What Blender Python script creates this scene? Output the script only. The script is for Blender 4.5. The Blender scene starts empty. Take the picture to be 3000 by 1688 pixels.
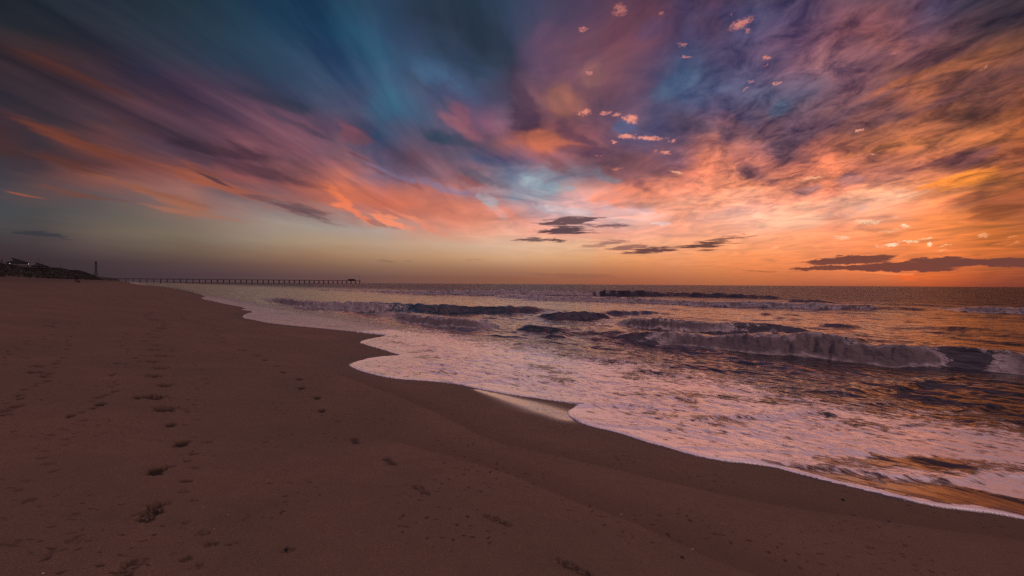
import bpy, math, random
import numpy as np
from mathutils import Matrix, Vector
# ------------------------------------------------------------------ camera
scene = bpy.context.scene
CAM_Z = 2.62
cam_data = bpy.data.cameras.new('camera')
cam = bpy.data.objects.new('camera', cam_data)
scene.collection.objects.link(cam)
cam_data.sensor_width = 36.0
cam_data.lens = 18.0
cam_data.clip_start = 0.05
cam_data.clip_end = 60000.0
CAM_R = Matrix.Rotation(math.radians(90 - 0.458), 4, 'X') @ Matrix.Rotation(math.radians(0.355), 4, 'Z')
cam.matrix_world = Matrix.Translation((0, 0, CAM_Z)) @ CAM_R
scene.camera = cam
scene.view_settings.view_transform = 'Standard'
scene.view_settings.look = 'None'
scene.view_settings.exposure = 0.0
scene.view_settings.gamma = 1.0
try: scene.view_settings.use_curve_mapping = False
except Exception: pass
RM = np.array(CAM_R.to_3x3())

def ray(px, py):
    """direction in the world of a measured point of the 3000 x 1688 photograph"""
    d = RM @ np.array([(px - 1500) / 1500.0, -(py - 844) / 1500.0, -1.0])
    return d / np.linalg.norm(d)

def azt(px, py):
    d = ray(px, py)
    return math.atan2(d[0], d[1]), d[2] / math.hypot(d[0], d[1])

def lin(h):
    v = [int(h[i:i + 2], 16) / 255.0 for i in (0, 2, 4)]
    return [c / 12.92 if c <= 0.04045 else ((c + 0.055) / 1.055) ** 2.4 for c in v]

# ------------------------------------------------------------------ sky (world)
SUN_AZ = math.radians(38.0)      # the sun is still under the horizon, behind the bank of cloud on the right
world = bpy.data.worlds.new('World')
scene.world = world
world.use_nodes = True
wt = world.node_tree
for n in list(wt.nodes): wt.nodes.remove(n)

class NT:
    def __init__(s, t): s.t = t
    def node(s, ty, **k):
        n = s.t.nodes.new(ty)
        for a, b in k.items(): setattr(n, a, b)
        return n
    def put(s, sock, v):
        if v is None: return
        if isinstance(v, bpy.types.NodeSocket): s.t.links.new(v, sock)
        else: sock.default_value = v
    def m(s, op, a, b=None, c=None, clamp=False):
        n = s.node('ShaderNodeMath', operation=op, use_clamp=clamp)
        s.put(n.inputs[0], a); s.put(n.inputs[1], b); s.put(n.inputs[2], c)
        return n.outputs[0]
    def vm(s, op, a, b=None, scale=None):
        n = s.node('ShaderNodeVectorMath', operation=op)
        s.put(n.inputs[0], a); s.put(n.inputs[1], b)
        if scale is not None: s.put(n.inputs['Scale'], scale)
        return n.outputs['Value'] if op in ('DOT_PRODUCT', 'LENGTH') else n.outputs[0]
    def mr(s, v, a, b, c=0.0, d=1.0, kind='LINEAR'):
        n = s.node('ShaderNodeMapRange', interpolation_type=kind, clamp=True)
        s.put(n.inputs[0], v)
        for i, q in enumerate((a, b, c, d)): s.put(n.inputs[i + 1], q)
        return n.outputs[0]
    def mrv(s, v, a, b, c, d):
        n = s.node('ShaderNodeMapRange', data_type='FLOAT_VECTOR', clamp=True)
        s.put(n.inputs['Vector'], v)
        for k, q in zip(('From_Min_FLOAT3', 'From_Max_FLOAT3', 'To_Min_FLOAT3', 'To_Max_FLOAT3'), (a, b, c, d)):
            for i in n.inputs:
                if i.identifier == k: s.put(i, q)
        return n.outputs['Vector']
    def mix(s, f, a, b, blend='MIX'):
        n = s.node('ShaderNodeMix', data_type='RGBA', blend_type=blend)
        s.put(n.inputs[0], f)
        s.put(n.inputs[6], a if isinstance(a, bpy.types.NodeSocket) else tuple(a)[:3] + (1,))
        s.put(n.inputs[7], b if isinstance(b, bpy.types.NodeSocket) else tuple(b)[:3] + (1,))
        return n.outputs[2]
    def xyz(s, x, y, z=0.0):
        n = s.node('ShaderNodeCombineXYZ')
        s.put(n.inputs[0], x); s.put(n.inputs[1], y); s.put(n.inputs[2], z)
        return n.outputs[0]
    def sep(s, v):
        n = s.node('ShaderNodeSeparateXYZ'); s.put(n.inputs[0], v); return n.outputs
    def noise(s, v, scale=1.0, detail=4.0, rough=0.5, dist=0.0, dims='3D', lac=2.0):
        n = s.node('ShaderNodeTexNoise', noise_dimensions=dims)
        s.put(n.inputs['Vector'], v); s.put(n.inputs['Scale'], scale); s.put(n.inputs['Detail'], detail)
        s.put(n.inputs['Roughness'], rough); s.put(n.inputs['Distortion'], dist); s.put(n.inputs['Lacunarity'], lac)
        return n.outputs
    def ramp(s, f, stops, interp='LINEAR'):
        n = s.node('ShaderNodeValToRGB'); r = n.color_ramp; r.interpolation = interp
        while len(r.elements) > 1: r.elements.remove(r.elements[-1])
        r.elements[0].position = stops[0][0]; r.elements[0].color = tuple(stops[0][1]) + (1,)
        for p, c in stops[1:]:
            e = r.elements.new(p); e.color = tuple(c) + (1,)
        s.put(n.inputs[0], f)
        return n.outputs[0]

W = NT(wt)
gen = W.node('ShaderNodeTexCoord').outputs['Generated']
sx, sy, sz = W.sep(gen)
AZ = W.m('ARCTAN2', sx, sy)
HYP = W.m('SQRT', W.m('ADD', W.m('MULTIPLY', sx, sx), W.m('MULTIPLY', sy, sy)))
TT = W.m('DIVIDE', sz, W.m('MAXIMUM', HYP, 0.02))
ZZ = W.m('ADD', W.m('MAXIMUM', sz, 0.0), 0.07)
# flat cloud-layer coordinates, x across the streets of cloud, y along them
VP = math.radians(5.3)
ax = W.vm('DOT_PRODUCT', gen, (math.cos(VP), -math.sin(VP), 0))
al = W.vm('DOT_PRODUCT', gen, (math.sin(VP), math.cos(VP), 0))
PX = W.m('DIVIDE', ax, ZZ); PY = W.m('DIVIDE', al, ZZ)

ROWS_Y = [0, 60, 120, 180, 240, 300, 360, 420, 470, 520, 560, 600, 640, 680, 720, 760, 800, 832]
GRID = """
21262e 232a35 232c38 242f3b 243340 243845 243c52 23405a 22405a 26405a 2b394a 273845 2e3f58 3e3f5a 543f56 6a4657 4b4260 5c4055 414a6a 53425c 5f4556 57414f 4b4360 3b3846 332d35
242930 252c36 262c38 252f3b 263440 263a4b 233e55 24435c 22465e 2c425c 2b3648 293848 33425a 43405c 63455a 7a4b58 55466a 5a435c 4a5078 624660 76505f 6e4a58 544a66 403c48 382e36
32282e 2c292e 2b2c38 2b2d3b 283140 293a4a 253f52 2b4560 24526e 2f4a68 3a4560 2c3848 30405a 574562 84545f 7a5064 4a4a6e 584762 525078 7a5062 9a5d5e a8655e 6e4a56 44394a 7a4a3c
33292e 452e31 3a2e38 2e3040 2e3242 2c3a4a 24455c 344560 2f4b6a 305270 3c5674 33425a 33364c 64495f 9a6366 6e5068 47587c 545070 6e506c 8a5e6a 8a6070 7a505c 7a4e4e b86e46 553a3c
2f2b36 382c34 4a3236 333448 3a3046 383148 2b3c50 344660 3f4e6c 3a5a78 3a4a64 425e80 352f42 5a4868 8a5a62 5c4e70 526888 50587e 5c5270 8a6270 6e5062 8e5a4c 7a4c48 5c4048 5a3a3a
2c2c38 36303a 40303a 50383e 4e3646 4a3648 45344c 2d3e52 3a5878 355f7c 4e5070 54506e 45465f 8a5a58 7a5464 4f4c6a 4a5478 584e6e 4e5c7a 4f4c66 864f4e 5a4452 9a5e46 5e4240 8a4e36
4c3034 3a3038 3e3440 5a3a3e 523a4a 5e4454 66485a 6c4a5c 6a4858 3a5c7a 46546e 84526a 7a6078 6a4550 866070 5c5878 54465e 74566e 4e4458 584656 7a5450 6e4c48 9a5c44 7a4c3e a86238
4c3230 3a3640 6a423f 463c4c 4e4050 5a4050 84525c 8a5c6c 4e4a64 46506c 6a5468 344e68 a86458 c06a55 584a66 5e5678 70566a c27858 64506a 604858 b8694e a86844 d07c50 c87848 a05a38
3c2c32 3e3036 4e3438 6a4242 503e4c 6a4650 744850 8a5c68 a06c6c 6c5c74 7a4c52 55607c 5e5474 9a6870 6a4a55 8a5858 7c5462 f08c64 705260 c07058 d0785a b86858 b0684e 704844 8a4c34
3c4350 4e3c40 8a5248 9c5a4c 7a4c4c 904f48 7a5058 a0605c c87058 8e7488 8a6a7a 8a5a5c 6c7a94 7c90a4 805a64 8a6068 f08c6c fa9876 a06858 f89068 d07c60 98706e a05c44 f08a3a 80483a
40464e 6a4c4c 6a5050 5c5860 c07860 5e5c68 5a4854 a45c54 d8744e c06c58 d07862 a8767a 989aa8 98a0ae c08070 f8906a c89088 f09a74 e89060 a8767a ff9c70 ffb488 ff9c60 c87040 8c4c38
444a4e 484b4e 545456 625c60 8a685f a86e5e 7a7880 7a6064 c06c58 c46a55 c47460 d8826c d0908a c8b0b8 f0a090 f8a080 f4a07e e89470 fcac98 e88c68 e89c90 f8a47c f89460 a05c40 8a4c38
484a4c 504e4e 5c5854 686058 746a60 8a7468 a8887e 98948e 8c7a7c b87264 c87c6a e0886c d88c78 e8b0a8 d8b8b8 f0c0b4 e89c7c f8c0b0 ffc0ac f8a078 f8a88c ffa470 f89050 d07840 a05c38
4a4446 504848 665a52 74685a 7c7060 84786a 988c80 a89c8c b0a294 b0a69c d09080 e89c80 f2b098 f4a890 f0a890 f4b098 f4a888 f0a884 ffb28e fca47c f89468 f89c68 f89050 d87838 b06438
3f3638 483e42 5c4e4c 685a50 6e5e50 806c58 988068 a88c6c b49474 bc9c80 c8a88c d0b094 deb89a e8bc98 ecb890 f0b08a f0ac80 f8a878 ffa674 fca068 f89464 f89050 f48c4c e87c3c b86438
3b3033 3f3338 45383e 4f4040 5a4644 665048 7a5e50 8a6652 9c785c a88464 b88c68 c49870 d2a47c d8a478 dca070 e8a068 ec9c6c f4985c f8945c e88c58 e08458 e8844c e07c48 c06c3c 9c5434
3a3032 3c3236 403539 46383e 4c3c42 503e44 5a4446 644c4a 6c504c 785850 845e50 8a6050 94624e a46c50 a86c50 b87450 c47c54 d08050 d87c4e dc8050 f08854 f08450 ec7434 c06038 8c4c34
382e30 3a3034 403539 463840 4a3c42 523f44 5c4646 64484a 6a4c4a 72504a 7c5448 845848 8c5c48 945c48 985c46 9c5c46 a4644a ac6844 b06844 a85e44 a85c40 b05c38 b05434 8c4434 703c34
"""
G = np.array([[lin(h) for h in r.split()] for r in GRID.strip().split('\n')])
def grid_at(px, py):
    fx = min(max(px / 125.0, 0), 23.999); i = int(fx); a = fx - i
    py = min(max(py, 0), 831.9)
    j = max(k for k in range(len(ROWS_Y)) if ROWS_Y[k] <= py); j = min(j, len(ROWS_Y) - 2)
    b = (py - ROWS_Y[j]) / (ROWS_Y[j + 1] - ROWS_Y[j])
    return (G[j, i] * (1 - a) + G[j, i + 1] * a) * (1 - b) + (G[j + 1, i] * (1 - a) + G[j + 1, i + 1] * a) * b
RI = RM.T
def photo_px(az, t):
    d = RI @ np.array([math.sin(az), math.cos(az), t])
    return 1500 + 1500 * d[0] / -d[2], 844 - 1500 * d[1] / -d[2]

R_ = math.radians
# warp
n1 = W.noise(W.xyz(W.m('MULTIPLY', PX, 1.2), W.m('MULTIPLY', PY, 0.55), 3.1), 1.0, 5.0, 0.58, 0.0, '2D')[1]
n2 = W.noise(W.xyz(W.m('MULTIPLY', PX, 4.0), W.m('MULTIPLY', PY, 1.5), 7.7), 1.0, 3.0, 0.6, 0.0, '2D')[1]
w1 = W.sep(W.vm('SUBTRACT', n1, (0.5, 0.5, 0.5)))
w2 = W.sep(W.vm('SUBTRACT', n2, (0.5, 0.5, 0.5)))
fadeW = W.mr(TT, 0.03, 0.22)
daz = W.m('MULTIPLY', W.m('ADD', W.m('MULTIPLY', w1[0], 0.09), W.m('MULTIPLY', w2[0], 0.06)), fadeW)
dtt = W.m('MULTIPLY', W.m('ADD', W.m('MULTIPLY', w1[1], 0.07), W.m('MULTIPLY', w2[1], 0.035)), fadeW)
AZW = W.m('ADD', AZ, daz); TTW = W.m('ADD', TT, dtt)
AZL = math.radians(50)
fac = W.m('DIVIDE', W.m('ADD', AZW, AZL), 2 * AZL, clamp=True)
ROW_T = [0.0, 0.012, 0.03, 0.05, 0.075, 0.1, 0.125, 0.15, 0.18, 0.21, 0.24, 0.28, 0.32, 0.36, 0.41, 0.46, 0.51, 0.56]
UNIT = 1 / 1500.0
CW = W.xyz(W.m('ADD', AZ, W.m('ADD', W.m('MULTIPLY', w1[2], 0.05), W.m('MULTIPLY', w2[2], 0.06))),
           W.m('ADD', TT, W.m('MULTIPLY', fadeW, W.m('ADD', W.m('MULTIPLY', w1[0], 0.02), W.m('MULTIPLY', w2[1], 0.028)))))
UP_BACK = '6c5e7c'; UP_SUN = 'a07c90'
BLOBS_SOFT = [  # x1 y1 x2 y2 halfwidth colour opacity
 (0,335,480,515,26,'8a4c3c',.8),(240,415,800,590,24,'b0644e',.75),(480,505,1000,640,30,'d8785a',.45),
 (20,140,420,300,26,'5a3634',.7),(230,330,480,400,18,'5c3e42',.5),
 (0,425,330,520,16,'6e423a',.6),(180,490,640,610,17,'b06e56',.8),(330,540,700,640,14,'c47e62',.7),
 (0,535,420,598,12,'8a5a50',.8),(350,590,760,655,10,'c88468',.75),(0,566,120,585,7,'b06650',.85),
 (500,440,1000,560,26,'644452',.6),(560,470,640,500,18,'584c60',.5),
 (750,575,1000,650,24,'6a545c',.5),(840,600,1010,668,11,'6a4c50',.6),
 (950,560,1110,668,13,'f08058',.8),(1040,610,1240,685,12,'fa906a',.8),(930,520,1030,600,14,'ec7e54',.8),
 (1100,600,1330,700,14,'f09070',.6),(1060,640,1180,672,9,'a86458',.7),
 (990,440,1180,540,16,'7e4c52',.75),(1150,510,1260,560,14,'a05c54',.7),
 (980,455,1440,590,14,'8c7c98',.7),(1380,560,1500,640,16,'b4b0b8',.8),(1430,590,1490,650,14,'d0aca8',.7),
 (1310,520,1440,560,18,'8a5456',.75),(1400,600,1560,650,18,'f09078',.5),
 (1090,280,1160,330,70,'2f6c88',.2),(1020,110,1110,170,80,'22506c',.4),
 (1190,180,1430,300,50,'486a8c',.6),(1150,170,1420,430,14,'3c4a62',.45),
 (1000,390,1110,410,34,'8a5058',.6),(750,300,1000,420,14,'3a3a50',.5),
 (1290,290,1420,420,36,'8a5666',.65),(1200,380,1330,420,26,'36485c',.7),
 (1490,230,1570,420,60,'44344a',.8),(1650,470,1900,480,30,'7a5560',.7),(1730,520,1900,540,16,'7c5660',.6),(1600,400,1690,420,30,'c0704e',.6),(1900,330,2250,420,34,'54485e',.55),(2260,400,2440,500,30,'6c4a50',.5),(1370,60,1500,200,80,'2a3848',.6),
 (1610,250,1700,340,70,'a06858',.6),(1740,150,1840,40,70,'84505c',.55),(1700,200,1780,240,55,'9e6a66',.6),
 (1530,390,1660,440,45,'cc7452',.7),(1560,440,1700,520,25,'704850',.6),
 (1890,300,2080,190,44,'56708e',.75),(2190,430,2560,300,60,'54445a',.6),(2230,500,2400,440,34,'7a4c50',.5),
 (1790,380,1880,360,30,'54648c',.7),
 (1500,530,1680,560,26,'8ea4b2',.75),(1720,505,1830,540,20,'7c8896',.5),(1730,580,1830,610,26,'ff9468',.6),
 (1560,600,1760,630,18,'cfc0c4',.7),(1870,560,1980,570,30,'ff9c78',.6),(1890,655,1950,660,10,'f4d4cc',.8),
 (2300,570,2420,555,22,'9c7276',.75),(2430,540,2560,520,22,'947078',.6),
 (2490,595,2700,560,26,'ffc09c',.75),(2480,618,2540,610,14,'c4a0a0',.7),
 (2700,560,3000,480,22,'f08c3c',.8),(2730,500,2950,430,22,'70464a',.75),(2640,530,2780,500,20,'8a564c',.6),
 (2760,600,3000,520,40,'86503a',.85),(2820,640,3000,600,34,'84482f',.7),
 (2720,150,3000,60,50,'44383f',.6),(2560,330,2990,120,26,'c07048',.5),(2600,250,3000,200,24,'5c4044',.5),
 (2500,110,2650,150,40,'b46a5c',.5),(2330,190,2480,210,55,'8c6470',.6),
 (2250,320,2320,300,30,'3c5c78',.5),

 (262,303,874,495,42,'5c404c',.45),(553,344,990,466,26,'86545e',.6),(670,402,1107,513,16,'9c6268',.5),(454,402,845,466,20,'4a3644',.5),
 (658,245,955,326,26,'2a3446',.4),(979,344,1095,402,18,'8c5662',.65),(1188,373,1398,431,26,'34465c',.6),(1293,489,1500,559,22,'4c5468',.6),
 (1252,326,1427,419,22,'94606c',.6),(1165,35,1500,303,60,'2a3a4c',.55),(495,466,676,542,10,'a8604c',.7),(524,495,699,553,8,'4a4254',.75),(687,571,967,629,18,'5e4a52',.6),
 (2170,373,2374,466,40,'5a4654',.65),(2152,454,2304,553,28,'74505a',.7),(1616,326,1780,501,34,'5a4258',.65),(1640,268,1745,350,34,'a4685e',.6),
 (1500,379,1733,443,26,'bc6c58',.7),(1605,431,1850,466,20,'62465a',.7),(1721,466,1943,571,22,'84545a',.6),(1879,524,2199,583,30,'fa9674',.65),
 (1675,606,1966,635,16,'d8bcc0',.6),(1500,513,1692,559,18,'8aa6b6',.75),(2286,612,2665,542,18,'ffbc94',.65),(2665,571,3000,483,14,'ec8c3c',.85),
 (2607,513,3000,408,18,'6a4246',.75),(2461,466,2956,350,24,'dc824c',.6),(2374,408,2898,250,20,'58404e',.6),(2490,303,3000,117,22,'bc6e48',.6),
 (2315,192,2665,117,50,'94646a',.5),(2141,670,2490,641,26,'ffc8a4',.5),(1900,200,2080,330,30,'46567c',.5),(2050,260,2250,380,26,'4c4c6c',.5),
 (2100,640,2700,600,50,'ffcaa6',.4),(1900,600,2300,560,40,'ffba9a',.4),(2700,60,3100,160,80,'3a3036',.5),(2780,280,3000,300,40,'5a3c3c',.4),(1560,130,1640,60,40,'5c4662',.5),(1840,120,1960,60,40,'54486c',.5),(2000,40,2300,30,40,'4a4870',.4),
]
BLOBS_LOW = [
 (0,677,220,696,12,'383840',.85),
 (1545,655,1790,640,18,'6c5054',1),(1570,672,1760,668,14,'5e464a',1),(1560,672,1750,680,14,'5e464c',1),(1700,658,1860,662,8,'7a585c',.9),
 (1505,703,1590,700,11,'705454',.95),(1570,706,1660,704,10,'604648',1),
 (1700,716,1880,706,7,'9c7068',.85),(1760,730,1920,720,9,'906058',.9),(1690,725,1800,715,6,'a87868',.8),(1780,700,1900,712,5,'a87468',.7),
 (1815,742,2000,722,10,'6c4644',1),(1950,725,2160,714,17,'6c4640',1),(2060,710,2220,690,7,'7e5448',.85),(2120,705,2200,676,4,'9a6858',.6),
 (1110,763,1160,766,4,'8a6a58',.8),(1180,764,1200,764,3,'8a6a58',.7),(1365,762,1390,761,3,'9a7860',.6),
 (1400,797,1650,806,6,'98685a',.6),(1500,803,1850,812,8,'945e4c',.6),(2180,794,2250,797,3,'a8603c',.8),
 (2600,808,2720,822,10,'f46a30',.7),(2540,802,2700,808,5,'ff8c50',.7),
]
BLOBS_PUFF = [
 (1795,20,1835,36,24,'b8706c',.8),(1920,46,1940,40,10,'b8706c',.7),(1692,90,1722,84,10,'d88078',.85),(1708,217,1738,212,9,'c8807a',.8),
 (2130,86,2200,60,18,'d08078',.9),(2160,72,2210,52,14,'cc7c74',.8),(2145,45,2150,45,6,'b87478',.7),(2180,95,2190,85,10,'c87c78',.6),
 (1994,165,2024,168,6,'c87c80',.8),(1990,134,2012,130,7,'b87478',.8),(2238,170,2252,165,12,'d88478',.85),(2240,192,2250,188,8,'c07474',.7),
 (2170,270,2195,252,5,'c88480',.8),(2192,248,2210,232,5,'b87c80',.7),(2266,248,2290,238,5,'ec9c88',.9),
 (1690,332,1738,326,13,'e88c7c',.9),(1750,334,1800,328,7,'d8847c',.8),(1790,338,1830,332,8,'e08c80',.8),
 (1822,345,1872,352,19,'f09480',.95),(1805,398,1870,402,10,'ec9482',.95),(1860,402,1965,408,11,'f09884',.95),(1966,415,1980,414,7,'e88c7c',.9),
 (1788,416,1804,416,6,'f09888',.9),(1936,447,1968,448,7,'e8907c',.9),(1910,440,1925,445,5,'d88478',.8),(1742,455,1760,455,4,'d88070',.8),
 (2505,384,2532,380,5,'f0a088',.95),(2608,160,2616,160,4,'e09080',.8),(2870,205,2890,192,4,'dc8c6c',.8),
 (2540,456,2570,453,4,'f09878',.8),(1780,498,1830,492,7,'d88068',.6),
 (1950,500,2010,508,6,'ffb48c',.7),(2020,620,2080,618,6,'ffbc98',.7),
 (2255,604,2305,608,4,'ffd0ac',.9),(2262,622,2320,626,5,'ffc8a4',.9),(2345,530,2410,515,6,'ffbc94',.8),
 (2490,655,2600,645,9,'ffd2aa',.75),(2620,664,2680,661,5,'ffdcb4',.95),(2590,640,2650,637,5,'ffc49a',.7),(2480,650,2540,648,6,'ffc8a0',.6),
 (2430,692,2520,696,4,'ffc8a4',.85),(2430,700,2500,698,3,'ffc8a4',.8),
 (2585,726,2630,712,6,'ffd8b4',1),(2620,714,2700,704,6,'ffd2aa',1),(2690,704,2730,694,5,'ffc898',.95),(2560,718,2590,722,4,'ffb890',.7),
 (2710,716,2735,720,6,'ffd8b0',1),(2750,722,2790,718,4,'ffc898',.95),(2740,736,2780,734,3,'ffb07c',.8),
 (2860,692,2900,686,5,'f8a878',.8),(2900,718,2990,712,3,'f09058',.7),(2950,694,3000,690,3,'f08c54',.7),
 (2560,680,2660,672,6,'ffb888',.6),(2250,730,2290,722,5,'ffb88c',.6),
]
BLOBS_BANK = [
 (2330,772,2640,757,13,'78433a',1),(2420,760,2640,752,13,'78433a',1),(2620,770,2900,768,22,'75423a',1),(2750,768,3200,770,17,'70403a',1),
 (2290,790,2560,780,8,'7a4439',1),(2400,786,2860,790,11,'78423a',1),(2500,780,2760,778,16,'78423a',1),(3000,770,3500,776,20,'5a3a36',1),
]

st = W.noise(W.xyz(W.m('MULTIPLY', PX, 2.6), W.m('MULTIPLY', PY, 0.5), 1.3), 1.0, 5.0, 0.6, 0.4, '2D')[0]
kk = W.mr(W.m('ADD', TT, W.m('MULTIPLY', AZ, 0.12)), 0.05, 0.17, 0.0, 1.0)
PX2 = W.m('DIVIDE', ax, W.m('ADD', W.m('MAXIMUM', sz, 0.0), 0.035)); PY2 = W.m('DIVIDE', al, W.m('ADD', W.m('MAXIMUM', sz, 0.0), 0.035))
st2 = W.noise(W.xyz(W.m('MULTIPLY', PX2, 2.0), W.m('MULTIPLY', PY2, 1.25), 9.3), 1.0, 5.0, 0.6, 0.5, '2D')[0]
sm = W.mr(AZ, R_(-16), R_(2), 0, 0.85, 'SMOOTHSTEP')
st = W.m('ADD', W.m('MULTIPLY', st, W.m('SUBTRACT', 1.0, sm)), W.m('MULTIPLY', st2, sm))
sv = W.m('ADD', 0.5, W.m('MULTIPLY', W.m('SUBTRACT', st, 0.5), kk))
STREAK = W.mrv(W.xyz(sv, sv, sv), (.3, .3, .3), (.7, .7, .7), (.56, .64, .74), (1.38, 1.25, 1.16))

class Blob:
    """soft elongated cloud between two measured directions"""
    def __init__(s, x1, y1, x2, y2, wpx, col, op, kind='soft'):
        a1, t1 = azt(x1, y1); a2, t2 = azt(x2, y2)
        s.cx, s.cy = (a1 + a2) / 2, (t1 + t2) / 2
        s.ln = math.hypot(a2 - a1, t2 - t1) / 2 + wpx * UNIT * 0.3; s.ang = math.atan2(t2 - t1, a2 - a1)
        s.w = wpx * UNIT * math.cos(s.cx); s.col = [c * (.68 if kind == 'soft' and (x1 + x2) / 2 < 760 else 1) for c in lin(col)]; s.op = op; s.kind = kind
        s.soft = {'soft': (0.0, 0.7), 'low': (0.12, 0.5), 'puff': (0.05, 0.85), 'bank': (0.12, 0.34)}[kind]
        k = {'soft': 0.06, 'low': 0.03, 'puff': 0.02, 'bank': 0.04}[kind]
        ex = math.hypot(s.ln * math.cos(s.ang), s.w * math.sin(s.ang)) + k
        ey = math.hypot(s.ln * math.sin(s.ang), s.w * math.cos(s.ang)) + k * 0.5
        s.box = (s.cx - ex, s.cx + ex, s.cy - ey, s.cy + ey)
    def add(s, W, cur, coord, nb=None):
        n = W.node('ShaderNodeMapping', vector_type='TEXTURE')
        W.put(n.inputs[0], coord)
        n.inputs[1].default_value = (s.cx, s.cy, 0); n.inputs[2].default_value = (0, 0, s.ang)
        n.inputs[3].default_value = (s.ln, s.w, 1)
        g = W.node('ShaderNodeTexGradient', gradient_type='SPHERICAL')
        W.put(g.inputs[0], n.outputs[0])
        gv = g.outputs[1] if nb is None else W.m('MULTIPLY', g.outputs[1], nb)
        return W.mix(W.mr(gv, s.soft[0], s.soft[1], 0.0, s.op, 'SMOOTHSTEP'), cur, s.col)

ALL = [Blob(*b) for b in BLOBS_SOFT], [Blob(*b, kind='low') for b in BLOBS_LOW], [Blob(*b, kind='puff') for b in BLOBS_PUFF], [Blob(*b, kind='bank') for b in BLOBS_BANK]

def tile_colour(W, a0, a1, t0, t1, AZ, TT, PX, PY, TTW, fac, CW, STREAK):
    """colour of the sky inside one window of azimuth and height; windows only save time"""
    cur = None
    ks = [k for k, t in enumerate(ROW_T)]
    lo = max([k for k in ks if ROW_T[k] <= t0 - 0.06] + [0]); hi = min([k for k in ks if ROW_T[k] >= t1 + 0.06] + [len(ROW_T) - 1])
    for k in range(lo, hi + 1):
        st_ = []
        for q in range(29):
            az = -AZL + 2 * AZL * q / 28
            px, py = photo_px(az, ROW_T[k])
            st_.append((q / 28, grid_at(px, py)))
        c = W.ramp(fac, st_)
        cur = c if cur is None else W.mix(W.mr(TTW, ROW_T[k - 1], ROW_T[k]), cur, c)
    hit = [[b for b in L if b.box[0] < a1 and b.box[1] > a0 and b.box[2] < t1 and b.box[3] > t0] for L in ALL]
    if hit[0]:
        nn = W.noise(W.xyz(W.m('MULTIPLY', PX, 3.6), W.m('MULTIPLY', PY, 1.9), 6.1), 1.0, 4.0, .62, .3, '2D')[0]
        nb = W.mr(nn, .28, .72, .25, 1.75)
    for b in hit[0]: cur = b.add(W, cur, CW, nb)
    cur = W.mix(1.0, cur, STREAK, 'MULTIPLY')
    if a1 > math.radians(10) and a0 < math.radians(60) and t1 > 0.1:
        # mottled high cloud on the right
        mo = W.noise(W.xyz(W.m('MULTIPLY', PX, 7.5), W.m('MULTIPLY', PY, 4.2), 4.3), 1.0, 4.0, 0.68, 0.3, '2D')[0]
        rm = W.m('MULTIPLY', W.mr(AZ, math.radians(10), math.radians(28), 0, 1, 'SMOOTHSTEP'), W.mr(TT, 0.09, 0.2, 0, 1, 'SMOOTHSTEP'))
        mv = W.m('ADD', 0.5, W.m('MULTIPLY', W.m('SUBTRACT', mo, 0.49), rm))
        cur = W.mix(1.0, cur, W.mrv(W.xyz(mv, mv, mv), (.34, .34, .34), (.66, .66, .66), (.50, .52, .66), (1.60, 1.46, 1.28)), 'MULTIPLY')
    if hit[1] or hit[3]:
        nf = W.noise(W.xyz(W.m('MULTIPLY', AZ, 11.0), W.m('MULTIPLY', TT, 150.0), 2.2), 1.0, 5.0, 0.72, 0.0, '2D')[1]
        wf = W.sep(W.vm('SUBTRACT', nf, (0.5, 0.5, 0.5)))
        CS = W.xyz(W.m('ADD', AZ, W.m('MULTIPLY', wf[0], 0.13)), W.m('ADD', TT, W.m('MULTIPLY', wf[1], 0.013)))
        nl = W.mr(W.noise(W.xyz(W.m('MULTIPLY', AZ, 22.0), W.m('MULTIPLY', TT, 260.0), 3.3), 1.0, 3.0, 0.65, 0.2, '2D')[0], .3, .7, .35, 1.65)
        for b in hit[1]: cur = b.add(W, cur, CS, nl)
        if hit[3]:
            nk = W.noise(W.xyz(W.m('MULTIPLY', AZ, 55.0), W.m('MULTIPLY', TT, 190.0), 1.2), 1.0, 4.0, 0.62, 0.0, '2D')
            CB = W.xyz(W.m('ADD', AZ, W.m('MULTIPLY', wf[2], 0.05)), W.m('ADD', TT, W.m('ADD', W.m('MULTIPLY', wf[1], 0.006), W.m('MULTIPLY', W.m('SUBTRACT', nk[0], .5), 0.010))))
            nq = W.mr(nl, .35, 1.65, .7, 1.3)
            for b in hit[3]: cur = b.add(W, cur, CB, nq)
    if hit[2]:
        ng = W.noise(W.xyz(W.m('MULTIPLY', AZ, 60.0), W.m('MULTIPLY', TT, 90.0), 5.2), 1.0, 4.0, 0.7, 0.0, '2D')[1]
        wg = W.sep(W.vm('SUBTRACT', ng, (0.5, 0.5, 0.5)))
        CP = W.xyz(W.m('ADD', AZ, W.m('MULTIPLY', wg[0], 0.03)), W.m('ADD', TT, W.m('MULTIPLY', wg[1], 0.014)))
        npf = W.mr(W.noise(W.xyz(W.m('MULTIPLY', AZ, 90.0), W.m('MULTIPLY', TT, 150.0), 8.3), 1.0, 3.0, 0.65, 0.2, '2D')[0], .3, .7, .3, 1.7)
        for b in hit[2]: cur = b.add(W, cur, CP, npf)
    return cur


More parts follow.
